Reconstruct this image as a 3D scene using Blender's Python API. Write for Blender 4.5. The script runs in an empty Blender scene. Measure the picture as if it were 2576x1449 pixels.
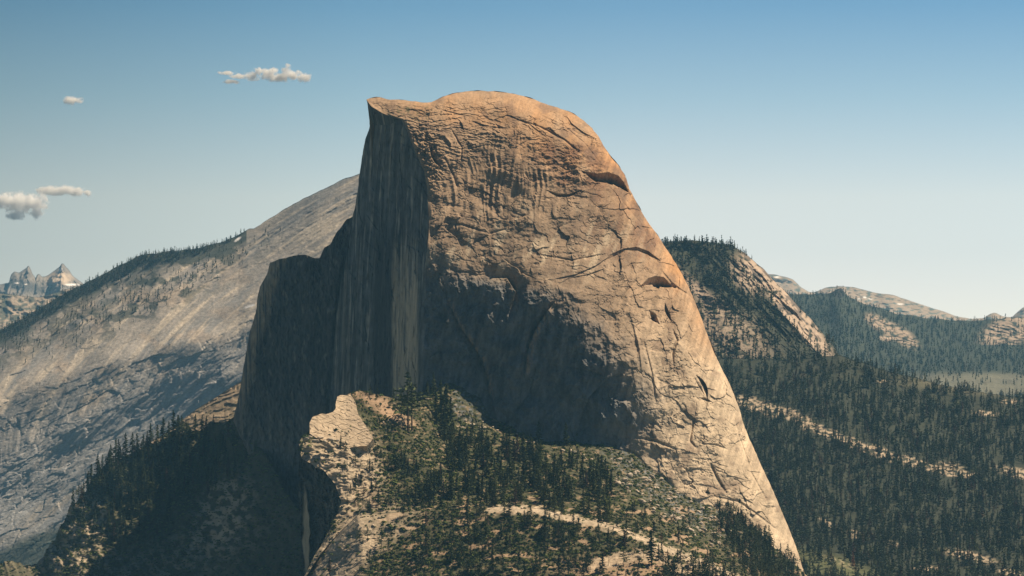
import bpy, math, random
import numpy as np
from mathutils import Vector
random.seed(7)
RNG = np.random.default_rng(11)
scene = bpy.context.scene
COL = scene.collection

# ------------------------------------------------------------------ camera
TANH = 0.1726                       # half the horizontal field, as a tangent
PITCH = math.atan((1068 - 724.5) / 1288 * TANH)
cam_d = bpy.data.cameras.new('camera')
cam = bpy.data.objects.new('camera', cam_d)
COL.objects.link(cam)
cam_d.sensor_width = 36
cam_d.lens = 18 / TANH
cam_d.clip_start = 5
cam_d.clip_end = 90000
cam.rotation_euler = (math.pi / 2 + PITCH, 0, 0)
scene.camera = cam

# ------------------------------------------------------------------ sun and sky
SUN = Vector((0.52, 0.225, 0.825)).normalized()
sun_d = bpy.data.lights.new('sun', 'SUN')
sun_d.energy = 5.0
sun_d.angle = math.radians(0.5)
sun_d.color = (1.0, 0.81, 0.57)
sun = bpy.data.objects.new('sun', sun_d)
COL.objects.link(sun)
sun.rotation_euler = SUN.to_track_quat('Z', 'Y').to_euler()
world = bpy.data.worlds.new('World')
scene.world = world
world.use_nodes = True
wn = world.node_tree
wn.nodes.clear()
sky = wn.nodes.new('ShaderNodeTexSky')
sky.sky_type = 'NISHITA'
sky.sun_disc = False
sky.sun_elevation = math.asin(SUN.z)
sky.sun_rotation = math.atan2(SUN.x, SUN.y)
sky.altitude = 2200
sky.air_density = 1.0
sky.dust_density = 0.8
sky.ozone_density = 2.0
bg = wn.nodes.new('ShaderNodeBackground')
bg.inputs[1].default_value = 0.083
wo = wn.nodes.new('ShaderNodeOutputWorld')
# the hazy summer sky is paler at the horizon and on the sunward side, deeper overhead
tc = wn.nodes.new('ShaderNodeTexCoord'); sx = wn.nodes.new('ShaderNodeSeparateXYZ')
wn.links.new(tc.outputs['Generated'], sx.inputs[0])
def sky_ramp(src, lo, hi, stops):
    mr = wn.nodes.new('ShaderNodeMapRange'); mr.inputs['From Min'].default_value = lo; mr.inputs['From Max'].default_value = hi
    wn.links.new(src, mr.inputs['Value'])
    r = wn.nodes.new('ShaderNodeValToRGB'); e = r.color_ramp.elements
    while len(e) < len(stops): e.new(.5)
    for k, (p, c) in enumerate(stops): e[k].position = (p - lo) / (hi - lo); e[k].color = (*[v / 2 for v in c], 1)
    wn.links.new(mr.outputs[0], r.inputs[0]); return r
rz = sky_ramp(sx.outputs['Z'], 0., .5, [(0., (1.7, 1.35, 1.15)), (.044, (1.76, 1.28, 1.05)), (.076, (1.74, 1.26, .95)), (.11, (1.07, 1.0, .84)), (.14, (.60, .76, .76)), (.22, (.17, .30, .42)), (.5, (.08, .16, .26))])
rx = sky_ramp(sx.outputs['X'], -.2, .2, [(-.17, (.66, .68, .66)), (-.05, (.90, .93, .92)), (.04, (1, 1, 1)), (.17, (.97, 1.0, 1.02))])
m1 = wn.nodes.new('ShaderNodeVectorMath'); m1.operation = 'MULTIPLY'; m2 = wn.nodes.new('ShaderNodeVectorMath'); m2.operation = 'MULTIPLY'; m3 = wn.nodes.new('ShaderNodeVectorMath'); m3.operation = 'SCALE'; m3.inputs['Scale'].default_value = 8
wn.links.new(rz.outputs[0], m1.inputs[0]); wn.links.new(rx.outputs[0], m1.inputs[1]); ry = sky_ramp(sx.outputs['Y'], -1., 1., [(-.35, (.30, .40, .52)), (.35, (1, 1, 1))])     # sky behind the viewpoint dimmed and blued, to darken the shaded wall
m4 = wn.nodes.new('ShaderNodeVectorMath'); m4.operation = 'MULTIPLY'; wn.links.new(m1.outputs[0], m4.inputs[0]); wn.links.new(ry.outputs[0], m4.inputs[1]); wn.links.new(m4.outputs[0], m3.inputs[0])
wn.links.new(sky.outputs[0], m2.inputs[0]); wn.links.new(m3.outputs[0], m2.inputs[1]); wn.links.new(m2.outputs[0], bg.inputs[0])
wn.links.new(bg.outputs[0], wo.inputs[0])
scene.view_settings.view_transform = 'Standard'
scene.view_settings.look = 'None'
scene.view_settings.exposure = 0.55
scene.view_settings.gamma = 1.0
scene.cycles.use_denoising = True
scene.cycles.volume_bounces = 24
scene.cycles.max_bounces = 26
scene.cycles.diffuse_bounces = 3
scene.cycles.transparent_max_bounces = 8
try:
    scene.cycles.volume_step_rate = 1.0
    scene.cycles.volume_max_steps = 1024
except Exception:
    pass

# ------------------------------------------------------------------ helpers
SP, CP = math.sin(PITCH), math.cos(PITCH)

def W(px, py, D):
    """the place in the landscape at distance D (m) north of the viewpoint, seen towards (px, py) on a 2576 x 1449 survey sheet"""
    px = np.asarray(px, float); py = np.asarray(py, float); D = np.asarray(D, float)
    x = (px - 1288) / 1288 * TANH
    y = -(py - 724.5) / 1288 * TANH
    dy = CP - SP * y
    dz = SP + CP * y
    s = D / dy
    return np.stack([x * s, D + 0 * s, dz * s], -1)

def hashgrid(seed):
    r = np.random.default_rng(seed)
    return r.permutation(512), r.uniform(0, 2 * np.pi, 512)
_HG = {}
def pn(x, y, seed=0):
    """gradient noise, about -1..1"""
    if seed not in _HG:
        p, a = hashgrid(seed + 1000)
        _HG[seed] = (np.concatenate([p, p]), np.cos(a), np.sin(a))
    P, GX, GY = _HG[seed]
    xi = np.floor(x).astype(np.int64); yi = np.floor(y).astype(np.int64)
    xf = x - xi; yf = y - yi
    u = xf * xf * xf * (xf * (xf * 6 - 15) + 10)
    v = yf * yf * yf * (yf * (yf * 6 - 15) + 10)
    def g(ix, iy, dx, dy):
        h = P[(P[ix & 511] + iy) & 511]
        return GX[h] * dx + GY[h] * dy
    n00 = g(xi, yi, xf, yf); n10 = g(xi + 1, yi, xf - 1, yf)
    n01 = g(xi, yi + 1, xf, yf - 1); n11 = g(xi + 1, yi + 1, xf - 1, yf - 1)
    return 1.5 * ((n00 * (1 - u) + n10 * u) * (1 - v) + (n01 * (1 - u) + n11 * u) * v)

def fbm(x, y, seed=0, o=4, gain=.5, lac=2.03):
    r = 0; a = 1
    for i in range(o):
        r = r + a * pn(x, y, seed + i)
        x = x * lac; y = y * lac; a *= gain
    return r

def rid(x, y, seed=0, o=4, gain=.55):
    r = 0; a = 1
    for i in range(o):
        r = r + a * (1 - 2 * np.abs(pn(x, y, seed + i)))
        x = x * 2.03; y = y * 2.03; a *= gain
    return r

def vor(x, y, seed, jit=.9):
    """cells: random height, random tilt and distance to the cell's border"""
    r = np.random.default_rng(seed + 5000)
    P = r.permutation(512); P = np.concatenate([P, P]); R1 = r.random(512); R2 = r.random(512); R3 = r.normal(size=512); R4 = r.normal(size=512); R5 = r.random(512)
    xi = np.floor(x).astype(np.int64); yi = np.floor(y).astype(np.int64)
    b1 = np.full(x.shape, 9.); b2 = b1.copy(); hh = np.zeros(x.shape, np.int64); ex = np.zeros(x.shape); ey = np.zeros(x.shape)
    for i in (-1, 0, 1):
        for j in (-1, 0, 1):
            h = P[(P[(xi + i) & 511] + yi + j) & 511]
            dx = xi + i + .5 + jit * (R1[h] - .5) - x; dy = yi + j + .5 + jit * (R2[h] - .5) - y
            d = dx * dx + dy * dy
            w = d < b1
            b2 = np.where(w, b1, np.minimum(b2, d)); b1 = np.where(w, d, b1)
            hh = np.where(w, h, hh); ex = np.where(w, dx, ex); ey = np.where(w, dy, ey)
    return R5[hh] - .5, ex * R3[hh] + ey * R4[hh], np.sqrt(b2) - np.sqrt(b1)

def plates(a, b, ang, L, Wd, seed, jump, tilt, warp=.2):
    """broken sheets of rock: cells L long and Wd wide on the sheet, stepped by jump (m) and tilted by a slope"""
    c, s = math.cos(math.radians(ang)), math.sin(math.radians(ang))
    x = (a * c + b * s) / L; y = (-a * s + b * c) / Wd
    x = x + warp * fbm(a / (L * .8), b / (L * .8), seed + 1, 3); y = y + warp * 1.3 * fbm(a / (L * .7), b / (Wd * 1.5), seed + 2, 4)
    h, t, e = vor(x, y, seed)
    return jump * h + tilt * t * min(L, Wd) * .54, e

def ss(e0, e1, x):
    t = np.clip((x - e0) / (e1 - e0), 0, 1)
    return t * t * (3 - 2 * t)

def blob(a, b, cx, cy, rx, ry, soft=.5, ang=0):
    c, s = math.cos(math.radians(ang)), math.sin(math.radians(ang))
    dx, dy = a - cx, b - cy
    u = (dx * c + dy * s) / rx; v = (-dx * s + dy * c) / ry
    return 1 - ss(1 - soft, 1 + soft, np.sqrt(u * u + v * v))

def poly(pts, n):
    """n points spread evenly along a polyline"""
    p = np.array(pts, float)
    d = np.r_[0, np.cumsum(np.hypot(*(p[1:] - p[:-1]).T))]
    t = np.linspace(0, d[-1], n) if np.isscalar(n) else np.asarray(n) * d[-1]
    return np.stack([np.interp(t, d, p[:, 0]), np.interp(t, d, p[:, 1])], -1)

def smooth_poly(pts, n):
    q = poly(pts, 400)
    k = np.hanning(13); k /= k.sum()
    e = np.pad(q, ((6, 6), (0, 0)), mode='edge')
    # reflect ends so they stay put
    e[:6] = 2 * q[0] - q[6:0:-1]; e[-6:] = 2 * q[-1] - q[-2:-8:-1]
    q = np.stack([np.convolve(e[:, i], k, 'valid') for i in (0, 1)], -1)
    return poly(q, n)

def coons(T, R, B, L, us, vs, smooth=True):
    """grid (nv, nu, 2) filling four boundary lines; T and B run left to right, L and R run top to bottom"""
    f = smooth_poly if smooth else poly
    T = f(T, us); B = f(B, us); L = f(L, vs); R = f(R, vs)
    u = us[None, :, None]; v = vs[:, None, None]
    P = (1 - v) * T[None] + v * B[None] + (1 - u) * L[:, None] + u * R[:, None]
    P = P - ((1 - u) * (1 - v) * T[0] + u * (1 - v) * T[-1] + (1 - u) * v * B[0] + u * v * B[-1])
    return P[..., 0], P[..., 1]

def near_line(a, b, pts, reach):
    """signed distance to a polyline (positive on its right-hand side seen along it on the sheet, so below a line that runs to the right), and place along it"""
    dist = np.full(a.shape, 1e9); along = np.zeros(a.shape)
    p = np.array(pts, float)
    m = (a > p[:, 0].min() - reach) & (a < p[:, 0].max() + reach) & (b > p[:, 1].min() - reach) & (b < p[:, 1].max() + reach)
    if not m.any():
        return dist, along
    x = a[m]; y = b[m]
    best = np.full(x.shape, 1e9); sg = np.zeros(x.shape); al = np.zeros(x.shape)
    seg = np.hypot(*(p[1:] - p[:-1]).T); tot = seg.sum(); acc = 0
    for i in range(len(p) - 1):
        d = p[i + 1] - p[i]
        t = np.clip(((x - p[i, 0]) * d[0] + (y - p[i, 1]) * d[1]) / (d @ d), 0, 1)
        dx = x - p[i, 0] - t * d[0]; dy = y - p[i, 1] - t * d[1]
        q = np.hypot(dx, dy)
        w = q < best
        best = np.where(w, q, best)
        sg = np.where(w, np.sign(d[0] * dy - d[1] * dx), sg)
        al = np.where(w, (acc + t * seg[i]) / tot, al)
        acc += seg[i]
    dist[m] = best * np.where(sg == 0, 1, sg); along[m] = al
    return dist, along

def overhang(a, b, pts, depth, width):
    """a shell of rock that breaks off along the line: the rock below (right of) it is set back"""
    s, t = near_line(a, b, pts, width * 5)
    w = np.sin(np.pi * np.clip(t, 0.02, .98)) ** .6
    return -depth * w * np.where((s > 0) & (s < 1e8), np.exp(-np.clip(s, 0, 1e3) / width), 0)

def scoop(a, b, pts, depth, width):
    """a roof of rock facing down: it cuts in deeper and deeper below the line, then the wall stands forward again"""
    s, t = near_line(a, b, pts, width * 2)
    w = width * np.sin(np.pi * np.clip(t, 0.03, .97)) ** .7
    q = np.clip(s, 0, 1e3) / w
    return -depth * np.where((s > 0) & (q < 1.12), np.where(q < 1, q, (1.12 - q) / .12), 0) * np.sin(np.pi * np.clip(t, .03, .97)) ** .5

def groove(a, b, pts, depth, width):
    s, t = near_line(a, b, pts, width * 5)
    return -depth * np.exp(-(np.clip(np.abs(s), 0, 1e4) / width) ** 2) * np.sin(np.pi * np.clip(t, .03, .97)) ** .4

def build_mesh(name, V, F, mat, cols=None, parent=None, smooth=True):
    me = bpy.data.meshes.new(name)
    V = np.asarray(V, np.float32).reshape(-1, 3); F = np.asarray(F, np.int32)
    n = F.shape[1]
    me.vertices.add(len(V)); me.vertices.foreach_set('co', V.ravel())
    me.loops.add(F.size); me.loops.foreach_set('vertex_index', F.ravel())
    me.polygons.add(len(F)); me.polygons.foreach_set('loop_start', np.arange(0, F.size, n, dtype=np.int32))
    me.polygons.foreach_set('loop_total', np.full(len(F), n, np.int32))
    me.polygons.foreach_set('use_smooth', np.full(len(F), smooth))
    me.update(calc_edges=True)
    if cols is not None:
        c = np.ones((len(V), 4), np.float32); c[:, :3] = np.asarray(cols, np.float32).reshape(-1, 3)
        at = me.color_attributes.new('tone', 'FLOAT_COLOR', 'POINT'); at.data.foreach_set('color', c.ravel())
    me.materials.append(mat)
    o = bpy.data.objects.new(name, me); COL.objects.link(o)
    if parent: o.parent = parent
    return o

def tag(o, label=None, cat=None, group=None, kind=None):
    if label: o['label'] = label
    if cat: o['category'] = cat
    if group: o['group'] = group
    if kind: o['kind'] = kind
    return o

def grid_faces(nv, nu, off=0):
    i = np.arange((nv - 1) * nu).reshape(nv - 1, nu)[:, :-1].ravel() + off
    return np.stack([i, i + nu, i + nu + 1, i + 1], -1)

class Patch:
    """a piece of terrain: sheet coordinates, distance, world points and rock tone per grid point"""
    def __init__(s, px, py, D, col):
        s.px, s.py, s.D, s.col = px, py, D, col
        s.w = W(px, py, D)
    def mesh(s, back=None, rimmed='all'):
        """vertices, faces, colours; back = (metres away, metres down) closes the piece behind its rim"""
        nv, nu = s.px.shape
        V = [s.w.reshape(-1, 3)]; F = [grid_faces(nv, nu)]; C = [s.col.reshape(-1, 3)]
        if back:
            n = nv * nu
            idx = np.arange(n).reshape(nv, nu)
            rim = np.r_[idx[::-1, 0], idx[0, 1:], idx[1:, -1], idx[-1, -2:0:-1]] if rimmed == 'all' else np.r_[idx[0], idx[1:, -1]]
            base = V[0][rim]; cc = C[0][rim]; prev = rim; m = len(rim); off = n
            for (dy, dz) in back:
                V.append(base + np.array([0, dy, -dz])); C.append(cc)
                cur = np.arange(m) + off; off += m
                nx = np.roll(np.arange(m), -1)
                q_ = np.stack([prev, cur, cur[nx], prev[nx]], -1)
                F.append(q_ if rimmed == 'all' else q_[:-1]); prev = cur
        return np.concatenate(V), np.concatenate(F), np.concatenate(C)
    def at(s, x, y):
        """world point of the terrain seen towards sheet points x, y (arrays)"""
        if not hasattr(s, 'fx'):
            s.fx = s.px.ravel(); s.fy = s.py.ravel(); s.fw = s.w.reshape(-1, 3)
        x = np.atleast_1d(x); y = np.atleast_1d(y)
        out = np.empty((len(x), 3)); ok = np.empty(len(x), bool)
        for i in range(len(x)):
            d = (s.fx - x[i]) ** 2 + (s.fy - y[i]) ** 2
            j = int(d.argmin()); out[i] = s.fw[j]; ok[i] = d[j] < 100
        return out, ok
    def scatter(s, n, dens):
        """n tries; keeps those that a density function of the sheet accepts. Returns world points and sheet points"""
        nv, nu = s.px.shape
        # weight by sheet area
        ax = np.abs((s.px[1:, 1:] - s.px[:-1, :-1]) * (s.py[1:, :-1] - s.py[:-1, 1:]) - (s.px[1:, :-1] - s.px[:-1, 1:]) * (s.py[1:, 1:] - s.py[:-1, :-1])).ravel()
        c = np.cumsum(ax); k = np.searchsorted(c, RNG.random(n) * c[-1])
        i, j = np.divmod(np.clip(k, 0, len(c) - 1), nu - 1)
        p = s.w[i, j] * .5 + s.w[i + 1, j + 1] * .5
        x = s.px[i, j]; y = s.py[i, j]
        keep = RNG.random(n) < dens(x, y)
        return p[keep], np.stack([x, y], -1)[keep]

def jag(pts, amp, seed, step=6, axis=1):
    """a ridge line roughened by rock teeth"""
    p = poly(pts, max(3, int(np.hypot(*(np.array(pts)[1:] - np.array(pts)[:-1]).T).sum() / step)))
    t = np.arange(len(p)) * step
    n = fbm(t / 37., t * 0 + .3, seed, 4) * amp
    n[0] = n[-1] = 0
    p[:, axis] += n
    if axis == 1: p[:, 0] += fbm(t / 30., t * 0 + 7.3, seed + 9, 2) * amp * .3 * (np.arange(len(p)) > 0) * (np.arange(len(p)) < len(p) - 1)
    return p

# ------------------------------------------------------------------ materials
def rock_material(name, scale=.12, bump=.6, var=.35, rough=.92, dist=1.0, stretch=1.0):
    m = bpy.data.materials.new(name); m.use_nodes = True
    t = m.node_tree; n = t.nodes; l = t.links; p = n['Principled BSDF']
    p.inputs['Roughness'].default_value = rough
    p.inputs['Specular IOR Level'].default_value = .25
    a = n.new('ShaderNodeAttribute'); a.attribute_name = 'tone'
    g = n.new('ShaderNodeNewGeometry')
    mp = n.new('ShaderNodeMapping'); mp.inputs['Scale'].default_value = (1, 1, stretch)
    l.new(g.outputs['Position'], mp.inputs[0])
    n1 = n.new('ShaderNodeTexNoise'); n1.inputs['Scale'].default_value = scale; n1.inputs['Detail'].default_value = 8; n1.inputs['Roughness'].default_value = .68
    n2 = n.new('ShaderNodeTexNoise'); n2.inputs['Scale'].default_value = scale * .14; n2.inputs['Detail'].default_value = 6; n2.inputs['Distortion'].default_value = .8
    l.new(mp.outputs[0], n1.inputs['Vector']); l.new(mp.outputs[0], n2.inputs['Vector'])
    ad = n.new('ShaderNodeMath'); ad.operation = 'ADD'
    l.new(n1.outputs['Fac'], ad.inputs[0]); l.new(n2.outputs['Fac'], ad.inputs[1])
    mr = n.new('ShaderNodeMapRange')
    mr.inputs['From Min'].default_value = .7; mr.inputs['From Max'].default_value = 1.3
    mr.inputs['To Min'].default_value = 1 - var; mr.inputs['To Max'].default_value = 1 + var
    l.new(ad.outputs[0], mr.inputs['Value'])
    mx = n.new('ShaderNodeVectorMath'); mx.operation = 'SCALE'
    l.new(a.outputs['Color'], mx.inputs[0]); l.new(mr.outputs[0], mx.inputs['Scale'])
    l.new(mx.outputs[0], p.inputs['Base Color'])
    b = n.new('ShaderNodeBump'); b.inputs['Strength'].default_value = bump; b.inputs['Distance'].default_value = dist
    l.new(n1.outputs['Fac'], b.inputs['Height']); l.new(b.outputs[0], p.inputs['Normal'])
    return m

def leaf_material(name, col, var=.35, attr=False):
    m = bpy.data.materials.new(name); m.use_nodes = True
    t = m.node_tree; n = t.nodes; l = t.links; p = n['Principled BSDF']
    p.inputs['Roughness'].default_value = .8; p.inputs['Specular IOR Level'].default_value = .1
    g = n.new('ShaderNodeNewGeometry')
    n1 = n.new('ShaderNodeTexNoise'); n1.inputs['Scale'].default_value = .35; n1.inputs['Detail'].default_value = 3
    l.new(g.outputs['Position'], n1.inputs['Vector'])
    mr = n.new('ShaderNodeMapRange'); mr.inputs['From Min'].default_value = .3; mr.inputs['From Max'].default_value = .7
    mr.inputs['To Min'].default_value = 1 - var; mr.inputs['To Max'].default_value = 1 + var
    l.new(n1.outputs['Fac'], mr.inputs['Value'])
    mx = n.new('ShaderNodeVectorMath'); mx.operation = 'SCALE'
    if attr:
        a = n.new('ShaderNodeAttribute'); a.attribute_name = 'tone'; l.new(a.outputs['Color'], mx.inputs[0])
    else:
        mx.inputs[0].default_value = col
        oi = n.new('ShaderNodeObjectInfo'); mm = n.new('ShaderNodeMapRange'); mm.inputs['To Min'].default_value = .65; mm.inputs['To Max'].default_value = 1.35
        l.new(oi.outputs['Random'], mm.inputs['Value'])
        ml = n.new('ShaderNodeMath'); ml.operation = 'MULTIPLY'; l.new(mm.outputs[0], ml.inputs[0]); l.new(mr.outputs[0], ml.inputs[1])
        mr = ml
    l.new(mr.outputs[0], mx.inputs['Scale'])
    l.new(mx.outputs[0], p.inputs['Base Color'])
    return m

M_GRANITE = rock_material('weathered_granite', .10, .7, .22, dist=2.2)
M_FACE = rock_material('streaked_granite', .09, .6, .25, dist=2.0, stretch=.18)
M_FAR = rock_material('distant_granite', .03, .6, .25, dist=6)
M_SOIL = rock_material('gravel_and_slab', .35, .8, .28, dist=.9)
M_NEEDLE = leaf_material('conifer_needles', (.075, .092, .036))
M_RUST = leaf_material('dead_needles', (.17, .07, .035))
M_FOREST = leaf_material('forest_needles', None, .25, attr=True)
M_SHRUB = leaf_material('shrub_leaves', None, .35, attr=True)
def plain(name, col, rough=.9, scale=2.):
    m = leaf_material(name, col, .25); return m
M_BARK = plain('conifer_bark', (.085, .055, .04))
M_GREY = plain('bleached_wood', (.22, .20, .18))
M_BOULDER = rock_material('boulder_granite', .5, .6, .25, dist=.5)
#SECTION:MATERIALS_END

# ------------------------------------------------------------------ the granite dome
def C3(c): return np.array(c, float)
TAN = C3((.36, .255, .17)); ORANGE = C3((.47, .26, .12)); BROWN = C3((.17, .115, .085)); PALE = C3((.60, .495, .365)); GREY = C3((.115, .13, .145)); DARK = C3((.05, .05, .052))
def mixc(c, t, f):
    return c * (1 - f[..., None]) + t * f[..., None]

BASE_D = 4000.
SIL_T = [(922, 250), (935, 246), (955, 244), (975, 248), (1000, 250), (1030, 253), (1060, 257), (1085, 257), (1100, 250), (1120, 241), (1145, 234), (1180, 229), (1210, 228), (1240, 229), (1275, 233), (1305, 238), (1345, 250), (1375, 262), (1405, 270), (1440, 284), (1470, 303), (1490, 322)]
SIL_R = [(1490, 322), (1508, 345), (1524, 375), (1540, 398), (1556, 415), (1572, 440), (1585, 475), (1602, 510), (1622, 545), (1645, 578), (1666, 608), (1690, 645), (1712, 682), (1730, 715), (1748, 758), (1765, 800), (1782, 848), (1800, 893), (1822, 938), (1840, 975), (1856, 1015), (1870, 1060), (1882, 1095), (1900, 1135), (1920, 1180), (1944, 1232), (1965, 1282), (1986, 1332), (2005, 1380), (2020, 1430), (2045, 1500)]
ARETE = [(922, 250), (934, 268), (959, 283), (985, 294), (1009, 301), (1020, 322), (1032, 350), (1045, 381), (1059, 414), (1071, 448), (1075, 481), (1078, 520), (1080, 560), (1076, 620), (1064, 700), (1060, 760), (1058, 850), (1056, 950), (1050, 1020), (1050, 1150)]
BASE_L = [(1050, 1150), (1250, 1170), (1450, 1190), (1600, 1215), (1750, 1300), (1900, 1400), (2045, 1500)]

# slope fields on the sheet, summed into a distance field
gx = np.arange(880, 2120, 4.); gy = np.arange(180, 1540, 4.)
GX, GY = np.meshgrid(gx, gy)
# terminator: x where the vertical lower wall ends, per height
ty = [180, 560, 600, 625, 662, 692, 712, 735, 780, 850, 900, 950, 1000, 1060, 1100, 1540]
tx = [900, 1030, 1075, 1110, 1150, 1215, 1330, 1420, 1470, 1540, 1585, 1612, 1640, 1640, 1600, 1560]
TX = np.interp(gy, ty, tx)[:, None]
TX = TX + 16 * fbm(GX / 60, GY / 60, 5, 3)
wall = 1 - ss(-36, 40, GX - TX)
wall *= ss(560, 690, GY)
up = np.interp(gy, [180, 232, 262, 300, 340, 400, 470, 560, 640, 900, 1100, 1540], [3.2, 2.6, 1.8, 1.15, .80, .56, .50, .50, .54, .42, .46, .62])[:, None]
fz = up * (1 - wall) + .045 * wall
fz = fz + .10 * pn(GX / 150, GY / 120, 3) * (1 - wall * .7)
cum = np.cumsum(fz[::-1], 0)[::-1] * 4 * .536          # distance gained above the bottom row
i0 = int((1100 - gy[0]) / 4)
cum = cum - cum[i0][None]
tgt = np.interp(gy, [180, 300, 600, 900, 1100, 1540], [1250, 1180, 1130, 1500, 1580, 1600])
fxf = np.zeros_like(GX)
for r in range(len(gy)):
    xr = np.interp(gy[r], [228, 322, 475, 715, 1000, 1280, 1500], [1250, 1490, 1585, 1730, 1850, 1965, 2045])
    t = np.clip((gx - tgt[r]) / max(xr - tgt[r], 60), 0, 1.3)
    fxf[r] = .08 + 1.25 * t ** 1.15
base_row = np.cumsum(fxf[i0]) * 4 * .536
base_row -= base_row[int((1050 - gx[0]) / 4)]
DF = cum + base_row[None]
# let each row keep part of its own sideways turn
own = np.cumsum(fxf, 1) * 4 * .536; own -= own[:, [int((1050 - gx[0]) / 4)]]
DF += .55 * (own - base_row[None])
k = np.hanning(9); k /= k.sum()
DF = np.apply_along_axis(lambda r: np.convolve(np.pad(r, 4, mode='edge'), k, 'valid'), 1, DF)
DF = np.apply_along_axis(lambda r: np.convolve(np.pad(r, 4, mode='edge'), k, 'valid'), 0, DF)
def dome_field(a, b):
    x = np.clip((a - gx[0]) / 4, 0, len(gx) - 1.001); y = np.clip((b - gy[0]) / 4, 0, len(gy) - 1.001)
    i = x.astype(int); j = y.astype(int); u = x - i; v = y - j
    return (DF[j, i] * (1 - u) + DF[j, i + 1] * u) * (1 - v) + (DF[j + 1, i] * (1 - u) + DF[j + 1, i + 1] * u) * v
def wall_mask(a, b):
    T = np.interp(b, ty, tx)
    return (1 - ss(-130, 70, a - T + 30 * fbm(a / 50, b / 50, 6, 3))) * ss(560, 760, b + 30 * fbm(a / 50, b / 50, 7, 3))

def saw(s): return s - np.floor(s)

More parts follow.
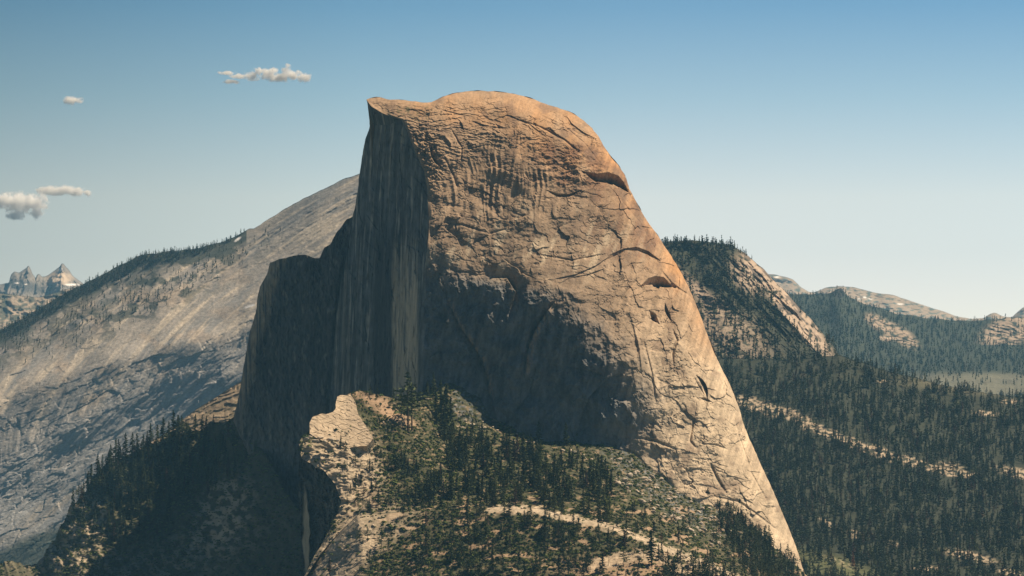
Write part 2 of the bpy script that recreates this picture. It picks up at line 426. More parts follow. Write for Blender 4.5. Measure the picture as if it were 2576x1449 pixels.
def dome_detail(a, b):
    wm = wall_mask(a, b)
    lit = 1 - wm
    d = 4.5 * fbm(a / 150, b / 130, 20, 3) + 1.1 * fbm(a / 42, b / 42, 24, 4)
    # exfoliation shells, edges facing down
    def shells(ang, period, amp, seed, gate, wx=70, wy=45, thr=0.):
        c, s = math.cos(math.radians(ang)), math.sin(math.radians(ang))
        q = (b * c - a * s) / period + 1.0 * fbm(a / wx, b / wy, seed, 3) + .26 * fbm(a / 13, b / 9, seed + 3, 3)
        g = ss(thr, thr + .35, pn(a / 75, b / 48, seed + 5)) * gate
        f = saw(q)
        f = np.where(f > .93, (1 - f) / .07, f / .93)
        return amp * g * f
    ul = blob(a, b, 1080, 335, 150, 95, .4)
    d += shells(6, 15, 1.9, 40, ul, thr=-.45)
    d += shells(-8, 9, 1.3, 46, ul, 40, 30, thr=-.2)
    cap = 1 - ss(330, 420, b + .12 * np.abs(a - 1230))
    d += shells(22, 22, 2.0, 52, cap * ss(1150, 1260, a), thr=-.2)
    d += shells(-4, 17, 1.8, 58, cap, thr=-.1)
    d += shells(10, 34, 1.2, 64, lit * ss(380, 450, b), 110, 60, thr=.05)
    d += shells(50, 30, .7, 70, lit * ss(1480, 1600, a), 80, 80, thr=.0)
    d += shells(62, 24, .6, 76, lit * blob(a, b, 1860, 1150, 130, 330, .3, -20), 60, 120, thr=-.1)
    for args, msk in (((0, 34, 13, 901, 1.4, .16), .4 + .6 * ul), ((24, 60, 20, 902, 2.2, .12), cap * ss(1130, 1280, a)), ((62, 70, 26, 903, 2.0, .14), lit * ss(1500, 1640, a)),
                      ((8, 90, 34, 904, 1.2, .07), lit * ss(420, 520, b)), ((75, 60, 24, 905, 3.0, .2), wm), ((-20, 15, 7, 906, .25, .09), 1 + 0 * a), ((35, 150, 70, 907, 2.4, .05), 1 + 0 * a)):
        m_ = msk * ss(-.35, .2, pn(a / 70, b / 55, args[3] + 9))
        if np.max(m_) <= 0: continue
        h_, e_ = plates(a, b, *args)
        d += m_ * h_
        if args[1] > 30: d -= 1.2 * m_ * np.exp(-(e_ / (1.4 / args[2])) ** 2) * ss(.05, .4, pn(a / 45, b / 45, args[3] + 19))
    # flutes worn down the front
    fl1 = blob(a, b, 1265, 465, 150, 95, .45)
    w = 12 * pn(a / 110, b / 80, 81) + 1.6 * pn(a / 14, b / 16, 83)
    d += fl1 * 1.8 * ss(-.6, .1, pn(a / 55, b / 50, 85)) * (1 - 2 * np.abs(pn((a + w) / 15, b / 150, 82)))
    fl2 = blob(a, b, 1290, 372, 95, 60, .4)
    d += fl2 * .9 * pn((a + .1 * b + w * .4) / 7, b / 70, 84)
    fl3 = blob(a, b, 1170, 545, 100, 100, .4)
    d += fl3 * .9 * ss(-.3, .3, pn(a / 50, b / 60, 87)) * (1 - 2 * np.abs(pn((a + .35 * b + w) / 13, b / 80, 86)))
    fl4 = lit * blob(a, b, 1330, 610, 230, 80, .4)
    d += fl4 * .8 * pn((a + .55 * b + w) / 11, (b - .3 * a) / 90, 88)
    fl5 = lit * blob(a, b, 1640, 850, 150, 220, .4)
    d += fl5 * 1.2 * (1 - 2 * np.abs(pn((a - .25 * b + w) / 26, b / 120, 90)))
    d += .25 * pn((a + .2 * b + w) / 9, b / 60, 92)
    d += .62 * fbm(a / 11, b / 9, 94, 4) * (.25 + .8 * ss(-.3, .4, pn(a / 80, b / 60, 98))) 
    led = blob(a, b, 1072, 400, 38, 75, .5, -12)
    d += led * (3.2 * rid(a / 24, b / 16, 104, 4) + 2 * saw((b - .5 * a) / 13 + pn(a / 20, b / 20, 106)))
    # knobby brown band and nose
    kn = blob(a, b, 1445, 415, 120, 55, .5, 12)
    d += kn * 2.2 * rid(a / 26, b / 17, 100, 3)
    # curved cracks
    for sd, sx, sy, dep, th in ((110, 120, 34, 1.5, .022), (120, 190, 50, 2.0, .016), (125, 34, 14, .7, .05)):
        q = pn(a / sx + .3 * pn(a / 40, b / 40, sd + 2) + .07 * fbm(a / 9, b / 9, 96, 2), b / sy + .3 * pn(a / 35, b / 35, sd + 3) + .12 * fbm(a / 8, b / 8, 97, 2), sd)
        d -= dep * np.exp(-(q / th) ** 2) * ss(.05, .4, pn(a / 70, b / 60, sd + 4)) * (.4 + .6 * lit)
    # the shaded wall: ribs, recesses
    d += wm * (8.0 * rid((a + .25 * b) / 120, b / 210, 130, 3) + 3.4 * rid((a + w) / 48, b / 80, 134, 4))
    d += wm * shells(20, 40, 3.0, 140, 1, 70, 70, thr=-.1)
    for pts, dep, wd in (
            ([(1535, 641), (1570, 626), (1600, 622), (1630, 632), (1658, 652)], 7, 6),
            ([(1395, 702), (1450, 690), (1500, 668), (1536, 643)], 5, 6),
            ([(1378, 480), (1405, 492), (1430, 490), (1458, 479)], 6, 5),
            ([(1430, 700), (1480, 690), (1520, 676)], 4, 5),
            ([(1183, 470), (1215, 478), (1246, 497)], 4, 5),
            ([(1075, 355), (1082, 380), (1092, 405), (1108, 422)][::-1], 7, 8),
            ([(1422, 288), (1440, 312), (1470, 334), (1496, 347)], 7, 7),
            ([(1745, 948), (1757, 972), (1774, 998)][::-1], 9, 7), ([(1762, 1001), (1776, 1003), (1788, 1010)], 5, 5),
            ([(1692, 768), (1680, 790), (1690, 830)][::-1], 6, 6), ([(1660, 780), (1648, 800), (1640, 815)], 5, 8),
            ([(1120, 575), (1150, 600), (1165, 640)][::-1], 4, 8),
            ([(1400, 755), (1372, 790), (1345, 835), (1330, 875), (1322, 930)], 20, 14),
            ([(1130, 765), (1160, 825), (1190, 868), (1215, 910), (1228, 955), (1236, 1010)], 16, 12),
            ([(1210, 715), (1240, 700), (1275, 700), (1298, 735), (1280, 790)][::-1], 18, 18),
            ([(1290, 1040), (1330, 990), (1345, 930)], 10, 12), ([(1450, 1090), (1480, 1000), (1520, 960)], 10, 12),
            ([(1480, 930), (1530, 950), (1560, 940)], 5, 9),
            ([(1040, 345), (1068, 352), (1100, 347)], 4, 5), ([(1110, 275), (1150, 285), (1185, 292)], 4, 4), ([(1190, 305), (1230, 318), (1275, 322)], 4, 4), ([(1280, 290), (1330, 310), (1375, 345)], 4, 5)):
        d += overhang(a, b, pts, dep, wd)
    for pts, dep, wd in (
            ([(1470, 431), (1502, 437), (1530, 433), (1556, 442), (1572, 460), (1587, 484)], 62, 26), ([(1616, 715), (1630, 700), (1648, 694), (1670, 697), (1697, 719)], 62, 29),
            ([(1416, 282), (1430, 300), (1450, 322), (1480, 340), (1498, 349)], 10, 10), ([(1376, 478), (1402, 487), (1430, 488), (1460, 478)], 7, 7),
            ([(1778, 1003), (1766, 975), (1752, 946)], 26, 11), ([(1760, 1000), (1775, 1000), (1790, 1010)], 8, 7), ([(1674, 764), (1686, 790), (1690, 808)], 22, 9), ([(1636, 782), (1650, 790), (1658, 812)], 26, 16),
            ([(1576, 628), (1606, 622), (1632, 632), (1660, 655)], 20, 9), ([(1520, 655), (1545, 637), (1578, 624)], 6, 7), ([(1088, 362), (1090, 385), (1100, 405), (1112, 422)], 10, 8), ([(1590, 500), (1608, 520), (1622, 545)], 8, 7)):
        d += scoop(a, b, pts, dep, wd)
    for pts, dep, wd in (
            ([(1662, 680), (1690, 714), (1718, 734), (1746, 750)], 7, 3), ([(1692, 830), (1704, 856), (1692, 885), (1694, 920)], 7, 3),
            ([(1745, 1058), (1738, 1092), (1737, 1110), (1752, 1128)], 6, 3), ([(1788, 1168), (1800, 1195), (1815, 1222), (1826, 1240)], 7, 3.5),
            ([(1606, 700), (1580, 730), (1560, 760)], 4, 3), ([(1760, 1115), (1800, 1120), (1830, 1130)], 3, 2.5), ([(1800, 1250), (1860, 1262), (1905, 1295), (1950, 1330)], 4, 3),
            ([(1600, 1100), (1650, 1110), (1700, 1130)], 4, 3), ([(1119, 559), (1165, 566), (1219, 584)], 4, 2.5), ([(1229, 588), (1250, 582), (1270, 577)], 4, 2.5), ([(1135, 326), (1162, 371), (1160, 401), (1172, 407)], 3, 2), ([(1119, 341), (1135, 361), (1134, 374)], -4, 3), ([(1300, 300), (1360, 320), (1420, 352), (1470, 395)], 4, 2.5), ([(1360, 290), (1420, 318), (1470, 360), (1510, 410)], 3, 2.2), ([(1560, 500), (1610, 560), (1650, 630)], 3.5, 2.5), ([(1350, 640), (1440, 655), (1520, 640)], 3, 2.2), ([(1620, 860), (1640, 940), (1650, 1010)], 4, 2.5), ([(1590, 800), (1610, 880), (1615, 930)], -4, 3), ([(1840, 1020), (1860, 1100), (1890, 1180)], 3, 2), ([(1118, 395), (1140, 440), (1150, 470)], 3, 2.5), ([(1700, 640), (1720, 690), (1738, 735)], 5, 3), ([(1870, 1130), (1890, 1190), (1930, 1260)], 3, 2.5)):
        d += groove(a, b, pts, dep, wd)
    return d

def dome_colour(a, b, d):
    wm = wall_mask(a, b); lit = 1 - wm
    c = np.empty(a.shape + (3,)); c[:] = TAN
    R = np.interp(b, [p[1] for p in SIL_R], [p[0] for p in SIL_R])
    edge = R - a
    pale = ss(640, 1020, b) * ss(1380, 1680, a)
    c = mixc(c, PALE, .75 * pale)
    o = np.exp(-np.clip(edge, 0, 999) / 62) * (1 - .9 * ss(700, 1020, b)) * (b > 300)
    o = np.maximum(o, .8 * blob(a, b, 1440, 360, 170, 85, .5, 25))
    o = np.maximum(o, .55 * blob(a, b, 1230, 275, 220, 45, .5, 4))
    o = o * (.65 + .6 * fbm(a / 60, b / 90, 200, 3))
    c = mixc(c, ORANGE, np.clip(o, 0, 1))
    bn = blob(a, b, 1460, 430, 135, 62, .5, 14) + .7 * blob(a, b, 1560, 590, 120, 55, .6, 20) + .6 * blob(a, b, 1600, 560, 60, 100, .5)
    c = mixc(c, BROWN * np.array([1.25, 1., .8]), np.clip(bn * (.55 + .9 * fbm(a / 40, b / 45, 205, 4)), 0, .85))
    st = fbm((a + .2 * b) / 13, b / 150, 210, 4)
    c = c * (1 + .26 * st * ss(300, 420, b) + .16 * fbm((a + .35 * b) / 6, b / (12 + 48 * ss(300, 420, b)), 212, 3))[..., None]
    lich = ss(.15, .75, fbm(a / 55, b / 60, 215, 5))
    c = mixc(c, BROWN, .55 * lich * lit)
    c = mixc(c, C3((.27, .205, .15)), .6 * ss(380, 640, b) * (1 - ss(1450, 1700, a)))
    c = mixc(c, GREY, .88 * wm)  # grey wall rock; its shade is also put into this dark cool colour
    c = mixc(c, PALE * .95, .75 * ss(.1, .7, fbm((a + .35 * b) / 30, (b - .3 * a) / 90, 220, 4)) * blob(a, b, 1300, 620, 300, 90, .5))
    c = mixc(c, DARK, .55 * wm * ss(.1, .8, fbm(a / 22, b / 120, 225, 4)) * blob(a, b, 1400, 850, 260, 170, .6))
    for pts, wd in (([(1400, 755), (1372, 790), (1345, 835), (1330, 875), (1322, 930)], 12), ([(1130, 765), (1160, 825), (1190, 868), (1215, 910), (1228, 955), (1236, 1010)], 8), ([(1275, 700), (1300, 735), (1285, 770)], 10)):
        s_, t_ = near_line(a, b, pts, 60)
        c = mixc(c, TAN * .9, .8 * np.exp(-(np.clip(np.abs(s_ + 2), 0, 999) / wd) ** 2) * ss(-.4, .3, fbm(a / 9, b / 30, 228, 3)))
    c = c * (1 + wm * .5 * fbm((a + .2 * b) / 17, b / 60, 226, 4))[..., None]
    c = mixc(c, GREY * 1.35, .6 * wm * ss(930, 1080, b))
    c = mixc(c, C3((.07, .09, .035)), .7 * ss(.25, .5, fbm(a / 12, b / 6, 230, 3)) * blob(a, b, 1040, 285, 60, 20, .5))
    return c * (1 + .12 * fbm(a / 5, b / 5, 235, 2))[..., None]

us = np.linspace(0, 1, 900); vs = np.linspace(0, 1, 1000)
us = 1 - (1 - us) ** 1.12; vs = vs ** 1.12
px, py = coons(jag(SIL_T, 2.2, 301, 5), jag(SIL_R, 2.2, 302, 5, axis=0), BASE_L, jag(ARETE, 1.6, 303, axis=0), us, vs, smooth=False)
silh = np.array(SIL_T + SIL_R[1:], float)
sd = np.full(px.shape, 1e9)
q = poly(silh, 260)
for i in range(len(q) - 1):
    dd = q[i + 1] - q[i]; t = np.clip(((px - q[i, 0]) * dd[0] + (py - q[i, 1]) * dd[1]) / (dd @ dd), 0, 1)
    np.minimum(sd, np.hypot(px - q[i, 0] - t * dd[0], py - q[i, 1] - t * dd[1]), out=sd)
w0 = np.interp(px, [922, 1090, 1200, 1500, 1900, 2045], [14, 22, 40, 95, 95, 60])
rho = np.interp(px, [922, 1090, 1200, 1500, 1900, 2045], [18, 40, 75, 85, 75, 60])
t = np.clip(sd / w0, 0, 1)
roundoff = rho * (1 - np.sqrt(np.clip(1 - (1 - t) ** 2, 0, 1)))
det = dome_detail(px, py)
DD = BASE_D + dome_field(px, py) + roundoff - det * (.15 + .85 * ss(0, 16, sd)) * ss(0, .012, us)[None]
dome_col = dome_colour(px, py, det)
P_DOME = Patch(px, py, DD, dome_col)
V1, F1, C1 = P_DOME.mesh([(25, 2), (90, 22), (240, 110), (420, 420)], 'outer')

# the sheer face, seen almost edge on, running away from the arete
FACE_L = [(922, 250), (927, 262), (936, 272), (934, 284), (929, 300), (930, 318), (919, 350), (912, 390), (906, 430), (899, 480), (893, 520), (886, 545), (872, 640), (856, 720), (846, 800), (838, 900), (830, 1000), (824, 1100), (815, 1420)]
FACE_R = [(1009, 301), (1020, 322), (1032, 350), (1045, 381), (1059, 414), (1071, 448), (1075, 481), (1078, 520), (1080, 560), (1076, 620), (1064, 700), (1060, 760), (1058, 850), (1056, 950), (1050, 1020), (1050, 1150), (1050, 1420)]
FACE_R = [(x + 5, y) for x, y in FACE_R]
FACE_T = [(922, 250), (934, 268), (959, 283), (985, 294), (1014, 301)]
FACE_B = [(815, 1420), (1055, 1420)]
ar = np.array(ARETE + [(1050, 1420)], float)
def face_depth(a, b):
    ax = np.interp(b, ar[:, 1], ar[:, 0])
    return BASE_D + dome_field(ax, np.minimum(b, 1150)) + np.maximum(ax - a, 0) * 2.3 + 4
def face_detail(a, b):
    lean = a + .06 * (b - 900)
    d = 3 * fbm(lean / 60, b / 260, 400, 3) + 3.4 * rid(lean / 12, b / 130, 404, 4) + 3.0 * rid(a / 22, b / 46, 408, 4) + .8 * fbm(lean / 5, b / 60, 410, 3)
    h_, e_ = plates(a, b, 84, 90, 18, 911, 3.5, .22); d = d + h_
    h_, e_ = plates(a, b, 55, 60, 26, 912, 2.5, .2); d = d + h_ * ss(-.2, .2, pn(a / 40, b / 60, 913))
    for pts in ([(930, 400), (962, 460), (978, 540)], [(884, 600), (902, 690), (896, 800)], [(1000, 400), (1030, 480), (1042, 600)], [(848, 850), (880, 940), (935, 1010)], [(945, 640), (925, 720), (930, 800)], [(1010, 640), (1015, 800), (1000, 930)]):
        d = d + overhang(a, b, pts, 8, 9)
    q = pn(lean / 34, b / 70, 415)
    return d - 3 * np.exp(-(q / .04) ** 2) * ss(0, .3, pn(a / 50, b / 60, 416))
def face_colour(a, b):
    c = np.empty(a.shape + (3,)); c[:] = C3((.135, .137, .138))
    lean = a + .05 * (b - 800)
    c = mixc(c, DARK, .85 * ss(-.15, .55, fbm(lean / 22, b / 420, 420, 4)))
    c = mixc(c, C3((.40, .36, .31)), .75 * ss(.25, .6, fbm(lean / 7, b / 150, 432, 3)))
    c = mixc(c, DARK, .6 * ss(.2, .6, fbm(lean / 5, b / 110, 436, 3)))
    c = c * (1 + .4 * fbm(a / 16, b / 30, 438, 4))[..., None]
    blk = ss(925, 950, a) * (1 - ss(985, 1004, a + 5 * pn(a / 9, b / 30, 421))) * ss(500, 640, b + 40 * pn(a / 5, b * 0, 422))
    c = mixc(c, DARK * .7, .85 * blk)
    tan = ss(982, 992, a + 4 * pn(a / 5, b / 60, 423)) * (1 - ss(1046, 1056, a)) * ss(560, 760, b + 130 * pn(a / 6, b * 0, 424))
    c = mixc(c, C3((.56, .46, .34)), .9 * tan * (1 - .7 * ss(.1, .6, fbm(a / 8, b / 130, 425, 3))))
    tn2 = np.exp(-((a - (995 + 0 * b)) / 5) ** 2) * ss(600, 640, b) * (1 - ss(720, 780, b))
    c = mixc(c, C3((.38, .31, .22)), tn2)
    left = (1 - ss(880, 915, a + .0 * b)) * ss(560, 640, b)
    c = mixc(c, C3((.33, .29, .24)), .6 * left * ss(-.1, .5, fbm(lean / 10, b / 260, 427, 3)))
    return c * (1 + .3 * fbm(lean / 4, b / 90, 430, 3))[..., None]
us = np.linspace(0, 1, 230); vs = np.linspace(0, 1, 760)
px, py = coons(FACE_T, jag(FACE_R, 1.0, 311, axis=0), FACE_B, jag(FACE_L, 1.3, 310, axis=0), us, vs, smooth=False)
dome_px = px
edge_fade = ss(0, .10, 1 - us)[None] * ss(0, .02, vs)[:, None]
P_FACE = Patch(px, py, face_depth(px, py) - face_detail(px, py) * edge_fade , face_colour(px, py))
V2, F2, C2 = P_FACE.mesh([(30, 3), (200, 20)])

# the broken buttress at the far end of the face
BUT_L = [(680, 660), (677, 672), (672, 690), (655, 722), (648, 745), (643, 790), (630, 830), (617, 900), (604, 975), (593, 1030), (586, 1060)]
BUT_T = [(680, 660), (690, 657), (720, 648), (745, 641), (765, 640), (785, 648), (805, 648), (815, 625), (832, 612), (848, 584), (862, 566), (872, 552), (886, 545)]
BUT_R = [(886, 545), (872, 640), (856, 720), (846, 800), (838, 900), (830, 1000), (824, 1100), (815, 1420)]
BUT_B = [(586, 1060), (610, 1110), (640, 1180), (655, 1225), (690, 1265), (720, 1300), (748, 1330), (815, 1420)]
us = np.linspace(0, 1, 300); vs = np.linspace(0, 1, 620)
px, py = coons(jag(BUT_T, 3.0, 321, 4), BUT_R, jag(BUT_B, 4, 322, 5), jag(BUT_L, 1.6, 323, axis=0), us, vs, smooth=False)
dl = np.interp(py, [p[1] for p in BUT_L], [p[0] for p in BUT_L])
off = px - dl
rr = np.clip(off / 26, 0, 1)
bD = face_depth(np.interp(py, [p[1] for p in BUT_R], [p[0] for p in BUT_R]), py) - 4
xr = np.interp(py, [p[1] for p in BUT_R], [p[0] for p in BUT_R])
bD = bD + (xr - px) * .75 + 70 * (1 - np.sqrt(np.clip(1 - (1 - rr) ** 2, 0, 1)))
bd = 7 * rid(px / 60, py / 120, 440, 4) + 3 * rid(px / 17, py / 34, 445, 4) + 3.5 * blob(px, py, 700, 850, 20, 200, .5)
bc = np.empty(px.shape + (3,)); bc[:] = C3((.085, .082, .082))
bc = mixc(bc, C3((.36, .28, .19)), .9 * (1 - ss(18, 44, off + 8 * pn(px / 12, py / 60, 450) + .03 * (py - 850))) * ss(-.5, .2, fbm(px / 7, py / 200, 451, 3)))  # sunlit left edge put into the colour as a tan band
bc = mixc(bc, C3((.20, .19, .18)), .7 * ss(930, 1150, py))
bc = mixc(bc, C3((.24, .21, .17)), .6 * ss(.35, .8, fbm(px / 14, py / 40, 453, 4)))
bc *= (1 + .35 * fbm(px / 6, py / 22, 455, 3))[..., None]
fade = ss(0, .05, 1 - us)[None]
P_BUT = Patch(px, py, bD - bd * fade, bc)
V3, F3, C3_ = P_BUT.mesh([(40, 3), (160, 30)])
F = np.concatenate([F1, F2 + len(V1), F3 + len(V1) + len(V2)])
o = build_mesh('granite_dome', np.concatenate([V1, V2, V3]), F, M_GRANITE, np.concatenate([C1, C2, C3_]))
o.data.materials.append(M_FACE)
mi = np.zeros(len(F), np.int32); mi[len(F1):] = 1
o.data.polygons.foreach_set('material_index', mi)
tag(o, 'tall granite dome with one sheer shaded face and a rounded sunlit back', kind='structure')
#SECTION:DOME_END

# ------------------------------------------------------------------ near ridge in front of the dome
# upper part: from the hidden dip behind the lip up to the foot of the dome
NT = [(876, 990), (905, 982), (950, 992), (1000, 1003), (1060, 1008), (1100, 985), (1130, 962), (1165, 975), (1205, 1000), (1232, 1045), (1300, 1082), (1380, 1106), (1450, 1110), (1540, 1120), (1600, 1140), (1660, 1180), (1740, 1240), (1800, 1262), (1850, 1290), (1900, 1335), (1950, 1380), (2030, 1448), (2080, 1500)]
LIP = [(756, 1470), (800, 1405), (850, 1345), (900, 1296), (1000, 1288), (1100, 1280), (1220, 1277), (1290, 1274), (1350, 1280), (1450, 1300), (1550, 1324), (1620, 1350), (1700, 1385), (1780, 1420), (1850, 1452), (2080, 1560)]
NL = [(876, 990), (850, 1030), (800, 1075), (762, 1100), (752, 1118), (758, 1150), (775, 1160), (796, 1176), (812, 1178), (826, 1198), (842, 1214), (850, 1240), (858, 1262), (850, 1294), (828, 1334), (796, 1392), (756, 1470)]
NR = [(2080, 1500), (2080, 1560)]
us = np.linspace(0, 1, 620); vs = np.linspace(0, 1, 340)
lipb = [(x, y + 24) for x, y in LIP]; lipb[0] = (756, 1500)
px, py = coons(NT, [(2080, 1500), (2080, 1584)], [(756, 1500)] + [(x, y + 24) for x, y in LIP[1:]], jag(NL, 5.5, 331, 5), us, vs, smooth=False)
vv = np.repeat(vs[:, None], px.shape[1], 1)
topD = np.interp(px, [750, 876, 1000, 1060, 1130, 1400, 1650, 2080], [3600, 3640, 3800, 3900, 3992, 4010, 4030, 4080])
topD = topD + np.interp(px, [1600, 1800, 2080], [0, 20, -10])
botD = np.interp(px, [750, 900, 1200, 2080], [3430, 3500, 3540, 3540])
nD = topD * (1 - vv) + botD * vv
foot = BASE_D + dome_field(px, py)
det = 5 * fbm(px / 120, py / 60, 500, 4) + 1.2 * fbm(px / 20, py / 10, 505, 4)
rockz = blob(px, py, 870, 1190, 130, 110, .4)
det += rockz * (2.5 * rid(px / 38, py / 22, 510, 4) + 1.5 * saw((py + .4 * px) / 22 + 1.5 * pn(px / 40, py / 30, 512)))
tal = blob(px, py, 1640, 1210, 140, 60, .5, 30) + blob(px, py, 1180, 1010, 70, 50, .5)
det += tal * 1.6 * rid(px / 9, py / 6, 515, 3)
SOIL = C3((.36, .255, .17)); SLAB = C3((.47, .385, .285)); DUFF = C3((.065, .065, .032))
def ground_rock(a, b):
    m = blob(a, b, 850, 1190, 110, 120, .35) + .55 * blob(a, b, 950, 1330, 120, 50, .5, -25) + blob(a, b, 850, 1410, 110, 60, .4, -45)
    lip = np.interp(a, [p[0] for p in LIP], [p[1] for p in LIP])
    m = m + .95 * (1 - ss(6, 17, np.abs(b - lip - 6) + 9 * pn(a / 22, b / 9, 520))) * ss(1200, 1240, a)
    m = m + .7 * (1 - ss(10, 20, np.abs(b - (np.interp(a, [1500, 1640, 1700, 1900], [1420, 1390, 1430, 1470])) + 10 * pn(a / 30, b / 20, 522)))) * (a > 1480)
    return np.clip(m, 0, 1)
def ground_soil(a, b):
    m = blob(a, b, 985, 1040, 75, 16, .5, 28) + .9 * blob(a, b, 930, 1000, 55, 12, .5, 12) + .8 * blob(a, b, 1540, 1430, 140, 30, .5)
    m = m + .8 * ss(.25, .55, fbm(a / 60, b / 22, 525, 3)) * ss(1180, 1300, b)
    return np.clip(m, 0, 1)
def near_colour(a, b):
    c = np.empty(a.shape + (3,)); c[:] = DUFF
    c = mixc(c, SOIL, ground_soil(a, b))
    c = mixc(c, SOIL, .45 * ss(.25, .55, fbm(a / 22, b / 9, 530, 3)))
    c = mixc(c, SLAB, ground_rock(a, b) * (.75 + .25 * ss(-.3, .2, fbm(a / 14, b / 8, 532, 3))))
    t2 = np.clip(blob(a, b, 1690, 1230, 190, 55, .5, 32) + blob(a, b, 1200, 1010, 70, 55, .4), 0, 1)
    c = mixc(c, GREY * 1.3, .7 * t2 * ss(.0, .35, fbm(a / 10, b / 6, 534, 3)))
    return c * (1 + .25 * fbm(a / 6, b / 3.5, 536, 3))[..., None]
P_MID = Patch(px, py, nD - det, near_colour(px, py))
Va, Fa, Ca = P_MID.mesh([(80, 3), (170, 8), (200, 90)])
# lower part: up to the rocky lip, then over it
us = np.linspace(0, 1, 640); vs = np.linspace(0, 1, 260)
px, py = coons(jag(LIP, 2.5, 341), [(2080, 1560), (2120, 1640)], [(690, 1640), (2120, 1640)], jag([(756, 1470), (740, 1540), (690, 1640)], 2, 342, axis=0), us, vs, smooth=False)
vv = np.repeat(vs[:, None], px.shape[1], 1)
sh = ss(0, .09, vv)
nD2 = 3455 - 245 * vv + 12 * (1 - np.sqrt(np.clip(1 - (1 - np.clip(vv / .06, 0, 1)) ** 2, 0, 1)))
nD2 += np.interp(px, [750, 900], [20, 0])
slabz = ground_rock(px, py)
det = 5 * fbm(px / 140, py / 70, 540, 4) + 1.0 * fbm(px / 22, py / 12, 545, 4) + slabz * 1.3 * saw((py + .7 * px) / 18 + 1.5 * pn(px / 40, py / 30, 547))
P_NEAR = Patch(px, py, nD2 - det * (.3 + .7 * sh), near_colour(px, py))
Vb, Fb, Cb = P_NEAR.mesh([(70, 4), (140, 80)])
# the cliff under the platform, its shade put into the dark base colour
us = np.linspace(0, 1, 150); vs = np.linspace(0, 1, 220)
KT = [(750, 1116), (756, 1152), (772, 1172), (800, 1195), (835, 1225), (880, 1240)]
KT = [(752, 1128), (775, 1140), (810, 1155), (860, 1170), (940, 1190)]
px, py = coons(KT, [(940, 1190), (950, 1290), (920, 1360)], [(750, 1560), (800, 1460), (920, 1360)], jag([(752, 1128), (752, 1180), (750, 1240), (756, 1330), (760, 1400), (750, 1560)], 1.5, 351, axis=0), us, vs, smooth=False)
cD = 3578 + (915 - px) * .9 + (1300 - py) * .10 + 2.2 * np.maximum(px - 858, 0)
cdet = 9 * rid(px / 30, py / 45, 560, 4) + 4 * rid(px / 12, py / 14, 565, 4)
strip = blob(px, py, 770 + 5 * pn(py / 30, px * 0, 573), 1335, 10, 105, .2, -2)
strip_l = (1 - ss(0, 14, np.abs(px - (768 + 6 * np.sin(py / 60)))))
cD = cD - cdet * (1 - strip) - 30 * strip * ss(760, 786, px + 6)
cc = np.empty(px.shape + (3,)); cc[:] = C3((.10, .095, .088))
cc = mixc(cc, C3((.33, .28, .21)), ss(.1, .5, fbm(px / 14, py / 18, 570, 3)) * ss(800, 850, px))  # sunlit rocks put into the colour as paler patches
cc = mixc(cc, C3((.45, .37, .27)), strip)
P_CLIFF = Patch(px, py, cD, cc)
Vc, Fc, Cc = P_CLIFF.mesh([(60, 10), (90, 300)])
o = build_mesh('near_ridge', np.concatenate([Va, Vb, Vc]), np.concatenate([Fa, Fb + len(Va), Fc + len(Va) + len(Vb)]), M_SOIL, np.concatenate([Ca, Cb, Cc]))
tag(o, 'wooded rocky ridge below the dome', kind='structure')

# the bright tilted slab at the ridge end
SL = [(848, 998), (858, 993), (868, 994), (880, 992), (893, 1012), (903, 1040), (914, 1062), (926, 1080), (938, 1102), (925, 1116), (890, 1122), (850, 1124), (815, 1112), (792, 1098), (779, 1086), (778, 1066), (785, 1050), (800, 1046), (822, 1042), (838, 1036), (847, 1024), (846, 1010)]
TS = [(848, 998), (858, 993), (868, 994), (880, 992)]
RS_ = [(880, 992), (893, 1012), (903, 1040), (914, 1062), (926, 1080), (938, 1102), (922, 1122)]
BS_ = [(779, 1090), (800, 1104), (830, 1118), (870, 1126), (922, 1122)]
LS_ = [(848, 998), (846, 1012), (846, 1026), (836, 1036), (818, 1042), (808, 1040), (788, 1048), (780, 1064), (779, 1090)]
us = np.linspace(0, 1, 160); vs = np.linspace(0, 1, 160)
px, py = coons(TS, jag(RS_, 2.4, 361, 4, 0), jag(BS_, 3.0, 363, 4), jag(LS_, 3.0, 362, 4, 0), us, vs, smooth=False)
bx_ = [779, 800, 830, 870, 922]; by_ = [1090, 1104, 1118, 1126, 1122]
bD_ = P_MID.at(bx_, by_)[0][:, 1]; bD_ = np.minimum(bD_, bD_.mean() + 4)
sD = np.interp(px, bx_, bD_) - 5 + (np.interp(px, bx_, by_) - py) * .40 + (px - 780) * .10
line = (py - .55 * px)
sdet = 1.0 * fbm(px / 50, py / 40, 580, 3) + .22 * saw(line / 9 + .2 * fbm(px / 40, py / 40, 582, 3)) + .12 * fbm(px / 9, py / 9, 584, 3) - 1.2 * np.exp(-((pn(px / 30, py / 12, 586)) / .03) ** 2)
sc = np.empty(px.shape + (3,)); sc[:] = C3((.60, .48, .35)); sc = mixc(sc, C3((.46, .36, .25)), .6 * ss(-.1, .5, fbm(px / 18, line / 7, 588, 3)))
V, F, C = Patch(px, py, sD - sdet, sc).mesh([(9, 1.5), (16, 8)])
o = build_mesh('rock_slab', V, F, M_GRANITE, C)
tag(o, 'bright tilted granite slab with stepped left edge at the ridge end', kind='structure')

